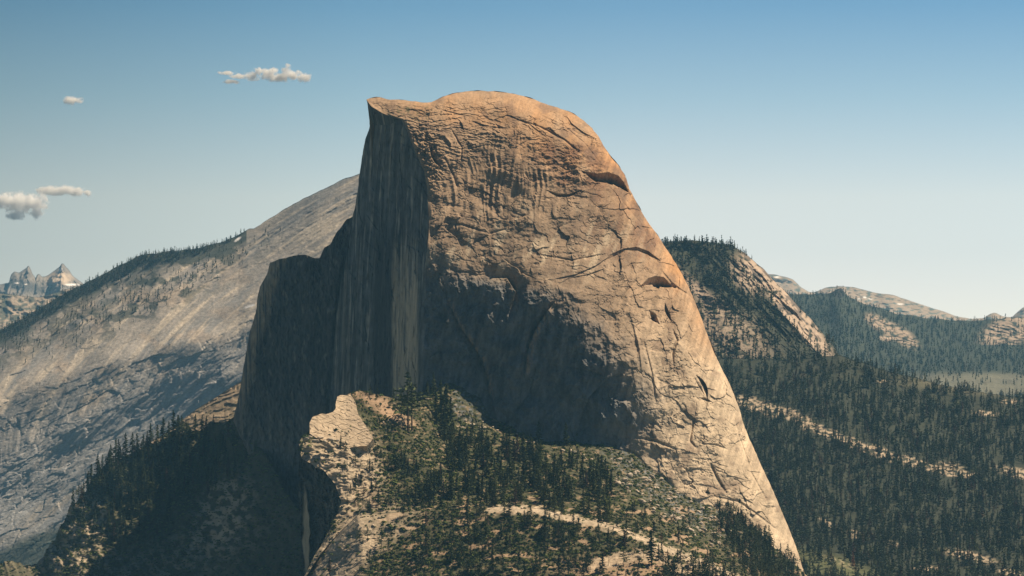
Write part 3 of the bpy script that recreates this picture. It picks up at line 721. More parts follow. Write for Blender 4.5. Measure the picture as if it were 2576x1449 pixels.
# ------------------------------------------------------------------ shaded slope left of the face
LT = [(-360, 1475), (-60, 1424), (0, 1421), (12, 1402), (30, 1412), (60, 1417), (92, 1414), (118, 1388), (140, 1352), (165, 1300), (182, 1272), (200, 1250), (225, 1218), (255, 1180), (300, 1150), (350, 1128), (400, 1108), (450, 1088), (500, 1076), (550, 1066), (590, 1052), (620, 1040)]
LB = [(-360, 1600), (300, 1560), (600, 1560), (830, 1560)]
LR = [(620, 1040), (660, 1130), (720, 1240), (780, 1330), (830, 1450), (830, 1560)]
us = np.linspace(0, 1, 460); vs = np.linspace(0, 1, 300)
px, py = coons(jag(LT, 12, 371, 5), LR, LB, [(-360, 1475), (-360, 1600)], us, vs, smooth=False)
vv = np.repeat(vs[:, None], px.shape[1], 1)
lD = np.interp(px, [-60, 180, 260, 400, 520, 600, 830], [4780, 4840, 4880, 4930, 4900, 4760, 4500]) - 260 * vv - np.interp(px, [-60, 300, 600, 830], [0, 30, 90, 60]) * vv
ldet = 9 * rid((px + .6 * py) / 120, (py - .5 * px) / 90, 600, 4) + 2.5 * rid(px / 24, py / 24, 605, 4)
lc = np.empty(px.shape + (3,)); lc[:] = C3((.085, .082, .05))
lrock = np.clip(1.1 * blob(px, py, 215, 1300, 60, 60, .5, -50) + .8 * blob(px, py, 160, 1400, 120, 40, .6) + .9 * blob(px, py, 560, 1290, 60, 95, .5, 38) + .5 * blob(px, py, 420, 1420, 250, 60, .6, -20), 0, 1)
lc = mixc(lc, C3((.50, .41, .31)), lrock * ss(-.25, .25, fbm(px / 22, py / 22, 610, 4)))
P_LEFT = Patch(px, py, lD - ldet, lc)
V, F, C = P_LEFT.mesh([(30, 25), (120, 160), (200, 420)])
o = build_mesh('shaded_slope', V, F, M_SOIL, C); tag(o, kind='structure')

# the sunlit slab behind it
us = np.linspace(0, 1, 220); vs = np.linspace(0, 1, 120)
px, py = coons([(260, 1180), (340, 1135), (400, 1100), (430, 1078), (470, 1048), (500, 1026), (550, 995), (600, 963), (680, 930)], [(680, 930), (690, 1120)], [(250, 1300), (690, 1120)], [(260, 1180), (250, 1300)], us, vs, smooth=False)
vv = np.repeat(vs[:, None], px.shape[1], 1)
line = py + .62 * px
d = 2.2 * saw(line / 17 + 1.1 * fbm(px / 70, py / 40, 620, 3)) + 2 * fbm(px / 60, py / 40, 622, 4)
c = np.empty(px.shape + (3,)); c[:] = C3((.46, .36, .25)); c = mixc(c, C3((.12, .12, .07)), .6 * ss(.25, .5, fbm(px / 40, line / 9, 624, 3)))
V, F, C = Patch(px, py, 5420 - 150 * vv - d, c).mesh([(60, 20), (200, 260)])
o = build_mesh('sunlit_slab', V, F, M_GRANITE, C); tag(o, kind='structure')
#SECTION:NEAR_END

# ------------------------------------------------------------------ the long granite mountain on the left
MT = [(-420, 1010), (-80, 862), (0, 832), (50, 805), (100, 776), (150, 745), (200, 718), (260, 690), (300, 668), (350, 643), (400, 637), (450, 630), (510, 622), (560, 608), (600, 590), (628, 573), (640, 574), (680, 548), (720, 525), (760, 500), (810, 478), (850, 455), (905, 437), (1000, 405), (1120, 395), (1260, 430), (1400, 500), (1520, 590), (1640, 720)]
us = np.linspace(0, 1, 1100); vs = np.linspace(0, 1, 560)
px, py = coons(jag(MT, 2.5, 381, 6), [(1640, 720), (1640, 1560)], [(-420, 1560), (1640, 1560)], [(-420, 1010), (-420, 1560)], us, vs, smooth=False)
vv = np.repeat(vs[:, None], px.shape[1], 1)
rs_ = np.interp(px, [-420, -80, 200, 400, 600, 800, 1000, 1260, 1640], [1010, 862, 725, 645, 590, 488, 405, 430, 720])
vq = np.clip((py - rs_) / (1560 - rs_), -.05, 1)
brk = .25 + .015 * pn(px / 160, py / 160, 698)
steep = np.where(vq < brk, vq / brk * .50, .50 + .50 * (vq - brk) / (1 - brk))
kk = np.hanning(41); kk /= kk.sum()
steep = np.apply_along_axis(lambda r_: np.convolve(np.pad(r_, 20, mode='reflect', reflect_type='odd'), kk, 'valid'), 0, steep)
mD = 9900 + .25 * (400 - px) - 1220 * steep
A_ = (px * .82 - py * .57); B_ = (px * .57 + py * .82)     # along and across the ribs' fall towards the lower left
rb = px * .66 + py * .75; ra = px * .75 - py * .66
mdet = 26 * fbm(rb / 210, ra / 700, 700, 3) + 7 * fbm(rb / 60, ra / 330, 705, 4)
up_ = np.clip(1 - (py - np.interp(px, [p[0] for p in MT], [p[1] for p in MT])) / 330, 0, 1)
qa = px * (.50 * up_ + .74 * (1 - up_)) + py * (.86 * up_ + .67 * (1 - up_)); qp = px * .8 - py * .55
mdet += 4.5 * fbm(qa / 11, qp / 150, 710, 4)
for args, m_ in (((-30, 120, 22, 921, 14, .12), 1.), ((-38, 60, 10, 922, 6, .10), 1.), ((-12, 40, 12, 923, 7, .12), ss(0, .4, pn(px / 90, py / 70, 924))), ((-52, 160, 30, 925, 16, .10), 1 - up_)):
    h_, e_ = plates(px, py, *args, warp=.25); mdet += m_ * h_ * .34 - 1.5 * m_ * np.exp(-(e_ / .09) ** 2) * ss(-.1, .3, pn(px / 60, py / 50, args[3] + 30))
mc = np.empty(px.shape + (3,)); mc[:] = C3((.38, .345, .31))
mc = mixc(mc, C3((.27, .265, .265)), .8 * ss(-.2, .5, fbm(rb / 40, ra / 420, 725, 4)))
mc = mixc(mc, C3((.60, .52, .42)), .8 * ss(.1, .5, fbm(qa / 16, qp / 240, 727, 4)))
mc = mixc(mc, C3((.43, .33, .24)), .45 * ss(.0, .6, fbm(px / 90, py / 60, 730, 4)) * blob(px, py, 330, 850, 360, 190, .5, -30))
ridge_y = np.interp(px, [p[0] for p in MT], [p[1] for p in MT])
below = py - ridge_y
mc = mixc(mc, C3((.44, .45, .47)), .75 * ss(170, 420, below) * (1 - .5 * ss(.1, .5, fbm(rb / 50, ra / 300, 731, 4))))  # lower flank painted paler and bluer, to stand in for hazy light
veg = (1 - ss(20, 46, below)) * (px < 620) + .6 * blob(px, py, 180, 790, 330, 40, .5, -30) * ss(0, .35, fbm(px / 40, py / 25, 735, 4) + .25)
veg = np.clip(veg + .9 * ss(.1, .4, fbm(px / 50, py / 30, 737, 4)) * blob(px, py, 420, 730, 240, 50, .6, -28) + blob(px, py, 70, 1400, 150, 45, .3, -25), 0, 1)
mc = mixc(mc, C3((.04, .055, .04)), .9 * veg)
mc = mixc(mc, C3((.8, .8, .82)), np.clip(blob(px, py, 598, 602, 10, 3, .3, -35) + blob(px, py, 628, 770, 14, 3, .4, -15) , 0, 1))
mc *= (1 + .22 * fbm((px + .3 * py) / 8, py / 5, 740, 3))[..., None]
P_MTN = Patch(px, py, mD - mdet * ss(0, .05, vv), mc)
V, F, C = P_MTN.mesh([(150, 60), (700, 500)])
o = build_mesh('left_mountain', V, F, M_FAR, C); tag(o, kind='structure')

# far left peaks and the wooded country before them
def ridge(name, T, bottom, Dt, Db, amp, seed, colf, detf, nu=300, nv=120, mat=None, jg=2., back=((300, 100), (900, 700))):
    us = np.linspace(0, 1, nu); vs = np.linspace(0, 1, nv)
    x0, x1 = T[0][0], T[-1][0]
    px, py = coons(jag(T, jg, seed, 5), [T[-1], (x1, bottom)], [(x0, bottom), (x1, bottom)], [T[0], (x0, bottom)], us, vs, smooth=False)
    vv = np.repeat(vs[:, None], px.shape[1], 1)
    P = Patch(px, py, Dt + (Db - Dt) * vv - detf(px, py) * ss(0, .06, vv), colf(px, py, vv))
    V, F, C = P.mesh(list(back))
    o = build_mesh(name, V, F, mat or M_FAR, C); tag(o, kind='structure')
    return P
def tone(a, base, *mix):
    c = np.empty(a.shape + (3,)); c[:] = C3(base)
    for col, f in mix: c = mixc(c, C3(col), np.clip(f, 0, 1))
    return c
P_PEAK = ridge('far_peaks', [(-420, 760), (-200, 730), (-40, 722), (0, 716), (22, 712), (28, 690), (38, 682), (48, 686), (62, 676), (68, 672), (72, 666), (76, 674), (82, 688), (90, 700), (93, 690), (99, 688), (105, 696), (118, 694), (135, 682), (150, 671), (155, 662), (161, 664), (166, 671), (175, 680), (181, 692), (196, 704), (215, 718), (300, 740)], 860, 21000, 18600, 60, 801,
    lambda a, b, v: tone(a, (.22, .20, .18), ((.10, .10, .10), blob(a, b, 60, 720, 60, 14, .5, 12)), ((.85, .83, .82), blob(a, b, 152, 679, 5, 4, .4, -50) + blob(a, b, 180, 716, 20, 2.5, .3) + blob(a, b, 42, 712, 6, 1.5, .3) + blob(a, b, 65, 715, 4, 1, .3)), ((.5, .40, .30), blob(a, b, 150, 700, 30, 16, .5))),
    lambda a, b: 130 * rid((a + .4 * b) / 30, b / 55, 805, 4) + 260 * blob(a, b, 152, 700, 20, 60, .8), jg=1.2)
P_LHILL = ridge('far_hills', [(-420, 770), (-60, 742), (0, 738), (40, 742), (70, 745), (100, 748), (120, 742), (160, 728), (210, 722), (300, 730), (420, 780)], 930, 15500, 13300, 60, 811,
    lambda a, b, v: tone(a, (.32, .26, .20), ((.06, .07, .05), .9 * ss(-.3, .2, fbm(a / 22, b / 12, 815, 4)))),
    lambda a, b: 160 * fbm((a + b) / 80, (b - .4 * a) / 40, 817, 3) + 40 * rid(a / 20, b / 14, 819, 3))

# ------------------------------------------------------------------ country on the right
P_FPEAK = ridge('far_right_peaks', [(1850, 700), (1930, 690), (1948, 690), (1975, 696), (1995, 703), (2015, 722), (2035, 735), (2050, 735), (2075, 724), (2110, 720), (2150, 723), (2200, 736), (2245, 742), (2290, 757), (2330, 770), (2370, 783), (2410, 797), (2440, 802), (2475, 800), (2490, 790), (2503, 787), (2520, 795), (2545, 798), (2560, 785), (2576, 772), (2640, 765), (2960, 790)], 860, 22500, 20500, 40, 821,
    lambda a, b, v: tone(a, (.36, .29, .22), ((.10, .13, .12), ss(0, .4, fbm(a / 16, b / 6, 825, 4) - .1 + 1.2 * ss(.25, .6, v))), ((.85, .83, .8), blob(a, b, 1955, 697, 6, 2, .3) + blob(a, b, 2175, 748, 5, 2, .3) + blob(a, b, 2190, 752, 6, 1.2, .3) + blob(a, b, 2265, 765, 9, 1.8, .3) + blob(a, b, 1985, 708, 5, 1.5, .3) + blob(a, b, 2160, 752, 4, 1.3, .3))),
    lambda a, b: 100 * fbm(a / 60, b / 25, 827, 4) + 25 * rid(a / 14, b / 9, 829, 3), jg=1.)
PATCHY = lambda a, b: np.clip(blob(a, b, 2215, 815, 40, 16, .4, 30) + blob(a, b, 2270, 845, 45, 18, .4, 35) + blob(a, b, 2235, 850, 22, 8, .4) + blob(a, b, 2560, 825, 95, 38, .25, -18) * (b < 868), 0, 1)
BURN = lambda a, b: blob(a, b, 2540, 968, 260, 28, .35, 2)
P_FAR = ridge('wooded_ridge', [(1450, 780), (1880, 715), (1990, 742), (2040, 740), (2085, 738), (2098, 732), (2108, 727), (2116, 724), (2124, 734), (2135, 748), (2160, 760), (2200, 772), (2260, 790), (2330, 800), (2400, 806), (2470, 806), (2530, 800), (2640, 798), (2960, 830)], 1090, 14200, 8800, 60, 831,
    lambda a, b, v: tone(a, (.035, .045, .028), ((.38, .30, .23), PATCHY(a, b) * ss(-.5, .1, fbm(a / 16, b / 8, 835, 4))), ((.17, .165, .12), .8 * BURN(a, b)), ((.05, .05, .045), blob(a, b, 2112, 735, 14, 14, .3))),
    lambda a, b: 230 * fbm(a / 230, b / 90, 837, 3) + 60 * blob(a, b, 2560, 830, 100, 40, .6) + 30 * saw((b - .3 * a) / 9 + pn(a / 50, b / 20, 840)) * PATCHY(a, b) + 14 * rid(a / 20, b / 9, 838, 3), nu=620, nv=240)
HILLR = lambda a, b: np.clip(blob(a, b, 1985, 770, 170, 26, .3, 51) + .75 * blob(a, b, 1890, 690, 55, 40, .5, 40) + .7 * blob(a, b, 1745, 720, 80, 14, .5, 42) + .55 * blob(a, b, 1830, 830, 120, 50, .6, 35), 0, 1)
P_HILL = ridge('wooded_dome', [(1080, 800), (1330, 700), (1560, 660), (1640, 622), (1680, 607), (1740, 605), (1800, 610), (1840, 615), (1862, 630), (1885, 645), (1915, 672), (1940, 698), (1965, 722), (1990, 750), (2015, 778), (2045, 808), (2070, 838), (2095, 868), (2118, 905)], 1010, 7500, 6500, 60, 841,
    lambda a, b, v: tone(a, (.035, .04, .025), ((.46, .36, .28), HILLR(a, b) * ss(-.6, -.1, fbm(a / 16, b / 14, 845, 4))), ((.10, .085, .075), .8 * ss(.1, .4, fbm((a - b) / 18, (a + b) / 60, 846, 4)) * HILLR(a, b))),
    lambda a, b: 60 * fbm(a / 120, b / 110, 847, 3) + 26 * rid((a - .9 * b) / 36, (b + .9 * a) / 160, 849, 4) * blob(a, b, 1960, 760, 210, 90, .6, 45) + 7 * rid(a / 18, b / 14, 851, 4), nu=700, nv=330, jg=2.5)
STRIP = [(1860, 1010), (1930, 1030), (1995, 1048), (2050, 1078), (2120, 1106), (2200, 1136), (2290, 1165), (2390, 1190), (2450, 1200)]
def rock_strip(a, b):
    s, t = near_line(a, b, STRIP, 60)
    w = 17 - 7 * t + 8 * pn(a / 30, b / 16, 860)
    m = (1 - ss(w * .6, w * 1.15, np.abs(s + 2))) * (np.abs(s) < 1e8)
    for bx, by, rx, ry, an in ((2560, 1190, 55, 12, 12), (2390, 1170, 30, 7, 10), (2150, 1345, 24, 9, 25), (2480, 1040, 34, 6, 6), (2540, 1010, 22, 6, 0), (2090, 1320, 30, 6, 30), (2250, 1370, 22, 6, 20), (2110, 1415, 50, 7, 20), (2440, 1400, 60, 12, 12), (2330, 1430, 40, 6, 0), (2220, 960, 12, 5, 0), (1900, 1375, 14, 7, 0), (2540, 1440, 40, 8, 10)):
        m = np.maximum(m, blob(a, b, bx, by, rx, ry, .5, an))
    return np.clip(m, 0, 1)
CLEAR = lambda a, b: np.clip(rock_strip(a, b) * (.35 + .65 * ss(-.25, .1, fbm(a / 16, b / 8, 871, 3))) + .5 * BURN(a, b) + .8 * blob(a, b, 2080, 1425, 130, 28, .5, 15) + .5 * blob(a, b, 2490, 1430, 130, 30, .5), 0, 1)
P_RIGHT = ridge('forest_slope', [(1020, 960), (1300, 915), (1560, 900), (1850, 902), (2000, 905), (2110, 893), (2180, 915), (2240, 935), (2300, 950), (2370, 968), (2450, 985), (2640, 1010), (2960, 1040)], 1580, 6650, 4350, 60, 861,
    lambda a, b, v: tone(a, (.028, .034, .02), ((.42, .34, .25), rock_strip(a, b) * ss(-.25, .15, fbm(a / 12, b / 6, 865, 4))), ((.11, .12, .05), .7 * blob(a, b, 2080, 1425, 150, 30, .5, 15)), ((.15, .14, .09), .7 * BURN(a, b))),
    lambda a, b: 46 * fbm(a / 200, b / 130, 867, 3) + 6 * rock_strip(a, b) + 5 * rid(a / 20, b / 12, 869, 3), nu=760, nv=330, mat=M_SOIL)
# the broad ground far below everything
g = np.linspace(-1, 1, 41)
gxx, gyy = np.meshgrid(g * 5900, (g + 1) * 12200 - 850)
gz = -640 + 6 * pn(gxx / 900, gyy / 900, 900)
V = np.stack([gxx, gyy, gz], -1).reshape(-1, 3)
o = build_mesh('valley_ground', V, grid_faces(41, 41), M_FAR, np.tile(C3((.06, .07, .04)), (len(V), 1))); tag(o, kind='structure')
#SECTION:TERRAIN_END

# ------------------------------------------------------------------ conifers
def tree_mesh(kind, seed, n_br, per, leaf, base=.12, wid=.16, gap=.0, expo=.68, droop=.25):
    """needle clumps as small folded faces on whorled branches; height 1. returns crown V,F and trunk V,F"""
    r = np.random.default_rng(seed)
    V = []; F = []
    def quad(c, d, n, L, Wd):
        i = len(V)
        V.extend([c - d * L * .5, c + n * Wd * .5, c + d * L * .5, c - n * Wd * .5]); F.append((i, i + 1, i + 2, i + 3))
    for k in range(n_br):
        z = base + (1 - base) * ((k + r.random()) / n_br) ** .92
        if r.random() < gap: continue
        az = r.random() * 6.283
        tz = (z - base) / (1 - base)
        rad = wid * ((1 - tz) ** expo * (.8 if kind == 'fir' else 1.)) * (.55 + .65 * r.random())
        if kind == 'pine': rad *= .55 + .9 * math.sin(min(1, tz * 1.25 + .12) * math.pi) ** .7
        out = np.array([math.cos(az), math.sin(az), 0.])
        side = np.array([-out[1], out[0], 0.])
        for q in range(per):
            f = (q + .3 + .5 * r.random()) / per
            c = out * rad * f + np.array([0, 0, z - droop * rad * f * f * (1 if kind == 'fir' else -.35)]) + side * rad * .35 * r.normal() * f
            dv = out + side * r.normal() * .5 + np.array([0, 0, r.normal() * .3 - .15]); dv /= np.linalg.norm(dv)
            nv = np.cross(dv, r.normal(size=3) * (1, 1, .6)); nv /= np.linalg.norm(nv) + 1e-9
            s = leaf * (.7 + .6 * r.random()) * (1.15 - .5 * tz)
            quad(c, dv, nv, s * 1.5, s * .85)
    for q in range(3):
        quad(np.array([0, 0, .975]), np.array([0, 0, 1.]), np.array([math.cos(q * 2.1), math.sin(q * 2.1), 0]), .07, .018)
    TV = []; TF = []
    for j, (z, rr) in enumerate(((-.03, .016), (.3, .011), (.65, .006), (.96, .0015))):
        for s in range(5): TV.append((rr * math.cos(s * 1.2566), rr * math.sin(s * 1.2566), z))
        if j:
            for s in range(5):
                s2 = (s + 1) % 5; TF.append(((j - 1) * 5 + s, (j - 1) * 5 + s2, j * 5 + s2, j * 5 + s))
    return np.array(V), np.array(F), np.array(TV), np.array(TF)

NEARV = []
for i in range(5): NEARV.append(('fir', tree_mesh('fir', 50 + i, 95, 6, .046, .05 + .04 * (i % 3), .19 + .03 * (i % 2), .04)))
for i in range(5): NEARV.append(('pine', tree_mesh('pine', 60 + i, 62, 6, .046, .24 + .07 * (i % 3), .22 + .03 * (i % 2), .10, .55)))
MIDV = [('fir' if i % 3 else 'pine', tree_mesh('fir' if i % 3 else 'pine', 70 + i, 40, 3, .08, .06 if i % 3 else .22, .17 + .02 * (i % 4), .0)) for i in range(8)]
LOWV = [('fir', tree_mesh('fir', 80 + i, 14, 2, .15, .05, .18, .0)) for i in range(6)]

placed = []      # x, y, z, height, sheet height, zone, variant kind
def add_trees(P, n, dens, h0, h1, zone, pine=.4):
    p, s = P.scatter(n, dens)
    for i in range(len(p)):
        h = h0 + (h1 - h0) * random.random() ** 1.2
        placed.append((p[i], h, h / p[i][1], zone, random.random() < pine, s[i]))
    return len(p)
def add_at(P, pts, zone):
    w, ok = P.at([q[0] for q in pts], [q[1] for q in pts])
    for q, p in zip(pts, w):
        h = q[2] * p[1] * TANH / 1288
        placed.append((p, h, 9. if len(q) > 4 else h / p[1] * 1.6, zone if len(q) < 5 else q[4], q[3] == 'p', (q[0], q[1])))

def in_poly(a, b, pts):
    a = np.asarray(a); b = np.asarray(b); ins = np.zeros(a.shape, bool); n = len(pts)
    for i in range(n):
        x1, y1 = pts[i]; x2, y2 = pts[(i + 1) % n]
        if y1 == y2: continue
        c = ((y1 > b) != (y2 > b)) & (a < (x2 - x1) * (b - y1) / (y2 - y1) + x1); ins ^= c
    return ins
DENSE = [(1085, 1075), (1120, 1060), (1170, 1090), (1260, 1120), (1380, 1150), (1500, 1170), (1540, 1215), (1545, 1330), (1400, 1310), (1100, 1300), (1040, 1260), (1120, 1180)]
add_trees(P_MID, 2600, lambda a, b: in_poly(a, b, DENSE) * (.10 + .5 * ss(-.3, .15, pn(a / 45, b / 30, 650))), 19, 33, 'dense', .1)
add_trees(P_MID, 1900, lambda a, b: .35 * in_poly(a, b, [(850, 1130), (960, 1110), (1080, 1180), (1100, 1280), (900, 1290), (870, 1230)]) + .22 * in_poly(a, b, [(1540, 1290), (1700, 1300), (1850, 1330), (1960, 1400), (2000, 1470), (1800, 1440), (1600, 1370)]) + .9 * in_poly(a, b, [(1800, 1285), (1860, 1310), (1960, 1400), (1985, 1480), (1900, 1460), (1830, 1360)]), 10, 20, 'shoulder', .7)
add_trees(P_NEAR, 1500, lambda a, b: (.10 + .25 * (a > 1050)) * (1 - .75 * ground_rock(a, b)) * (b > 1275) * (a > 820) + .55 * in_poly(a, b, [(1650, 1400), (1800, 1420), (1990, 1480), (2000, 1600), (1700, 1600)]), 12, 24, 'lower', .75)
add_trees(P_MID, 5200, lambda a, b: .8 * in_poly(a, b, [(1795, 1275), (1870, 1300), (1965, 1395), (2030, 1470), (1990, 1500), (1900, 1470), (1820, 1370)]) * (.35 + .65 * ss(-.2, .2, pn(a / 24, b / 20, 655))), 14, 24, 'shoulder', .6)
add_trees(P_NEAR, 2200, lambda a, b: .7 * in_poly(a, b, [(1650, 1405), (1800, 1425), (2000, 1490), (2040, 1600), (1700, 1600)]), 13, 23, 'lower', .7)
add_at(P_MID, [(1027, 1085, 150, 'p', 'twin_a'), (1036, 1082, 118, 'p', 'twin_b'), (931, 1005, 36, 'p', 'top'), (948, 1000, 28, 'f', 'top2'), (1110, 1065, 110, 'f'), (1121, 1062, 98, 'f'), (1098, 1070, 84, 'f'), (1090, 1000, 64, 'f', 'foot'), (1075, 1004, 46, 'f'), (990, 1000, 26, 'f'), (1008, 1004, 30, 'f'), (1357, 1112, 52, 'f', 'wall'), (1408, 1100, 54, 'f', 'wall2'), (1424, 1120, 58, 'f', 'wall3'), (1450, 1092, 34, 'f', 'wall4'), (1120, 1085, 120, 'f'), (1134, 1092, 96, 'f'),
    (1845, 1300, 40, 'p'), (1860, 1300, 46, 'p'), (1832, 1290, 36, 'f'), (1878, 1315, 36, 'p', 'edge'), (1782, 1270, 44, 'f', 'foot_r'), (1935, 1368, 48, 'p', 'edge2')], 'shoulder')
add_at(P_NEAR, [(1075, 1400, 70, 'p'), (905, 1365, 36, 'p'), (1500, 1405, 62, 'p'), (1640, 1425, 92, 'f'), (1605, 1340, 34, 'f')], 'lower')
add_at(P_DOME, [(1982, 1408, 40, 'p', 'lone')], 'lone')
LRID = [(198, 1255, 36, 'p', 'pal'), (212, 1225, 42, 'f'), (226, 1210, 44, 'f'), (246, 1190, 46, 'f'), (258, 1180, 38, 'f'), (278, 1170, 52, 'f'), (290, 1166, 64, 'f'), (300, 1160, 56, 'f'), (318, 1155, 68, 'f'), (332, 1150, 62, 'f'), (345, 1148, 60, 'f'), (362, 1142, 50, 'f'), (380, 1138, 74, 'f'), (393, 1128, 60, 'f'), (410, 1122, 72, 'f'), (425, 1118, 58, 'f'), (438, 1112, 80, 'f'), (446, 1108, 64, 'f'), (470, 1104, 40, 'f'), (490, 1098, 56, 'f'), (505, 1095, 52, 'f'), (520, 1090, 46, 'f'), (538, 1085, 44, 'f')]
add_at(P_LEFT, LRID, 'ridge')
add_trees(P_LEFT, 3600, lambda a, b: .6 * blob(a, b, 400, 1190, 190, 75, .4, -10) + .2 * blob(a, b, 330, 1300, 130, 80, .5), 20, 33, 'ridge', .1)
nf = len(placed)
add_trees(P_RIGHT, 29000, lambda a, b: (.97 - .90 * CLEAR(a, b)) * (.30 + .7 * ss(-.45, .0, fbm(a / 40, b / 22, 872, 3))) * (b > 870) * (a > 1480) * (a < 2680) * (.6 + .4 * ss(900, 1000, b)), 11, 26, 'slope', .3)
add_trees(P_HILL, 6800, lambda a, b: (.62 - .61 * HILLR(a, b)) * (a > 1420), 14, 26, 'far', .3)
add_trees(P_HILL, 17000, lambda a, b: (b < np.interp(a, [1560, 1640, 1680, 1740, 1800, 1840, 1862, 1885, 2118], [660, 622, 607, 605, 610, 615, 630, 645, 700]) + 9) * (a > 1660) * (.25 + .5 * ss(-.2, .2, pn(a / 14, b * 0, 870))), 9, 18, 'far', .3)
add_trees(P_FAR, 15500, lambda a, b: (.95 - .85 * PATCHY(a, b) - .8 * BURN(a, b)) * (a > 1960) * (a < 2660), 16, 27, 'far', .1)
add_trees(P_MTN, 110000, lambda a, b: (a > -60) * np.clip(.95 * (b - np.interp(a, [p[0] for p in MT], [p[1] for p in MT]) < np.interp(a, [0, 150, 300, 450, 560, 640], [30, 30, 34, 24, 10, 0])) * (a < 640) + .18 * blob(a, b, 420, 730, 240, 30, .6, -28) + .12 * blob(a, b, 180, 790, 300, 50, .6, -30), 0, 1), 11, 19, 'far', .1)
add_trees(P_LHILL, 1200, lambda a, b: (a > -40) * ss(-.4, .2, fbm(a / 22, b / 12, 815, 4)) * .9, 14, 22, 'far', .1)
print('trees', len(placed), 'fore', nf)

placed.sort(key=lambda t: -t[2] * (1 if t[3] not in ('slope', 'far') else .8))
# keep the sharpest-seen 300 as things
single = placed[:300]; rest = placed[300:]
meshes = {}
for i, (kd, (cv, cf, tv, tf)) in enumerate(NEARV):
    c = build_mesh('crown', cv, cf, M_NEEDLE, smooth=False); t = build_mesh('trunk', tv, tf, M_BARK)
    meshes[i] = (c.data, t.data); bpy.data.objects.remove(c); bpy.data.objects.remove(t)
LAB = {
    'twin_a': ('tallest pine, bare low trunk, on tan soil right of the bright slab', None),
    'twin_b': ('shorter pine standing against the tallest pine on the tan soil', None),
    'top': ('bushy dark pine on the crest just right of the bright slab top', None),
    'top2': ('small dark fir right of the bushy pine on the slab crest', None),
    'foot': ('narrow fir against the shaded wall at the foot of the tan rock streak', None),
    'wall': ('fir alone at the foot of the shaded wall, left of the group of three', None),
    'wall2': ('tall fir left of the close pair at the foot of the shaded wall', None),
    'wall3': ('fir in the middle of the group at the foot of the shaded wall', None),
    'wall4': ('small fir right of the group at the foot of the shaded wall', None),
    'edge': ('pine with a forked trunk on the pale slab at the lower right of the dome', None),
    'edge2': ('dark pine at the right end of the grove on the pale slab', None),
    'foot_r': ('narrow dark fir left of the grove where the dome meets the rubble', None),
    'lone': ('lone small pine on the bare rock foot at the lower right of the dome', None),
    'pal': ('small wide pine at the lower left end of the shaded ridge, against the far slope', None),
    'dense': ('dark green fir packed in the dense forest band below the shaded wall', 'firs of the dense forest band'),
    'shoulder': ('small pine or fir growing among rock and brush between the slab and the rubble slope', 'conifers on the rocky shoulder'),
    'lower': ('pine scattered over the brushy slope along the bottom of the picture', 'pines on the lower brushy slope'),
    'ridge': ('dark fir on the shaded ridge left of the sheer face', 'firs on the shaded ridge'),
    'slope': ('dark conifer near the bottom of the broad forest slope on the right', 'conifers low on the right slope'),
    'far': ('small conifer on the distant wooded hill', 'conifers on the distant hill')}
for k_, (p, h, a, zone, pine, s) in enumerate(single):
    i = random.randrange(5) + (5 if pine else 0)
    lab, grp = LAB[zone]
    if grp and zone in ('dense', 'shoulder', 'lower', 'ridge'):
        size = 'tall' if h > 26 else ('short' if h < 17 else 'middling')
        tree = 'pine' if pine else 'fir'
        if zone == 'dense':
            where = ['left', 'middle', 'right'][int(np.clip((s[0] - 1040) / 168, 0, 2))]; row = 'back' if s[1] < 1175 + .06 * (s[0] - 1100) else ('front' if s[1] > 1240 else 'inner')
            lab = f'{size} dark {tree} in the {row} rows at the {where} of the dense forest band'
        elif zone == 'shoulder':
            lab = f'{size} {tree} on the rocky ground left of the dense forest band' if s[0] < 1200 else f'{size} {tree} on the rubble slope right of the dense forest band'
        elif zone == 'lower':
            where = 'left' if s[0] < 1200 else ('middle' if s[0] < 1550 else 'right'); lab = f'{size} {tree} standing in the green brush of the lower slope, {where} part'
        else:
            lab = f'{size} {tree} on the skyline of the shaded ridge' if s[1] < np.interp(s[0], [200, 300, 400, 620], [1255, 1160, 1125, 1060]) + 16 else f'{size} {tree} below the skyline of the shaded ridge'
    e = bpy.data.objects.new('pine_tree' if pine else 'fir_tree', None); COL.objects.link(e)
    e.location = Vector(p) - Vector((0, 0, .4)); e.scale = (h * random.uniform(.9, 1.4), h * random.uniform(.9, 1.4), h); e.rotation_euler = (random.uniform(-.03, .03), random.uniform(-.03, .03), random.random() * 6.28)
    e.empty_display_size = .01
    if zone == 'slope' and h / p[1] and abs(s[0] - 2140) < 0: pass
    tag(e, lab, 'pine tree' if pine else 'fir tree', grp)
    c = bpy.data.objects.new('crown', meshes[i][0]); COL.objects.link(c); c.parent = e
    t = bpy.data.objects.new('trunk', meshes[i][1]); COL.objects.link(t); t.parent = e

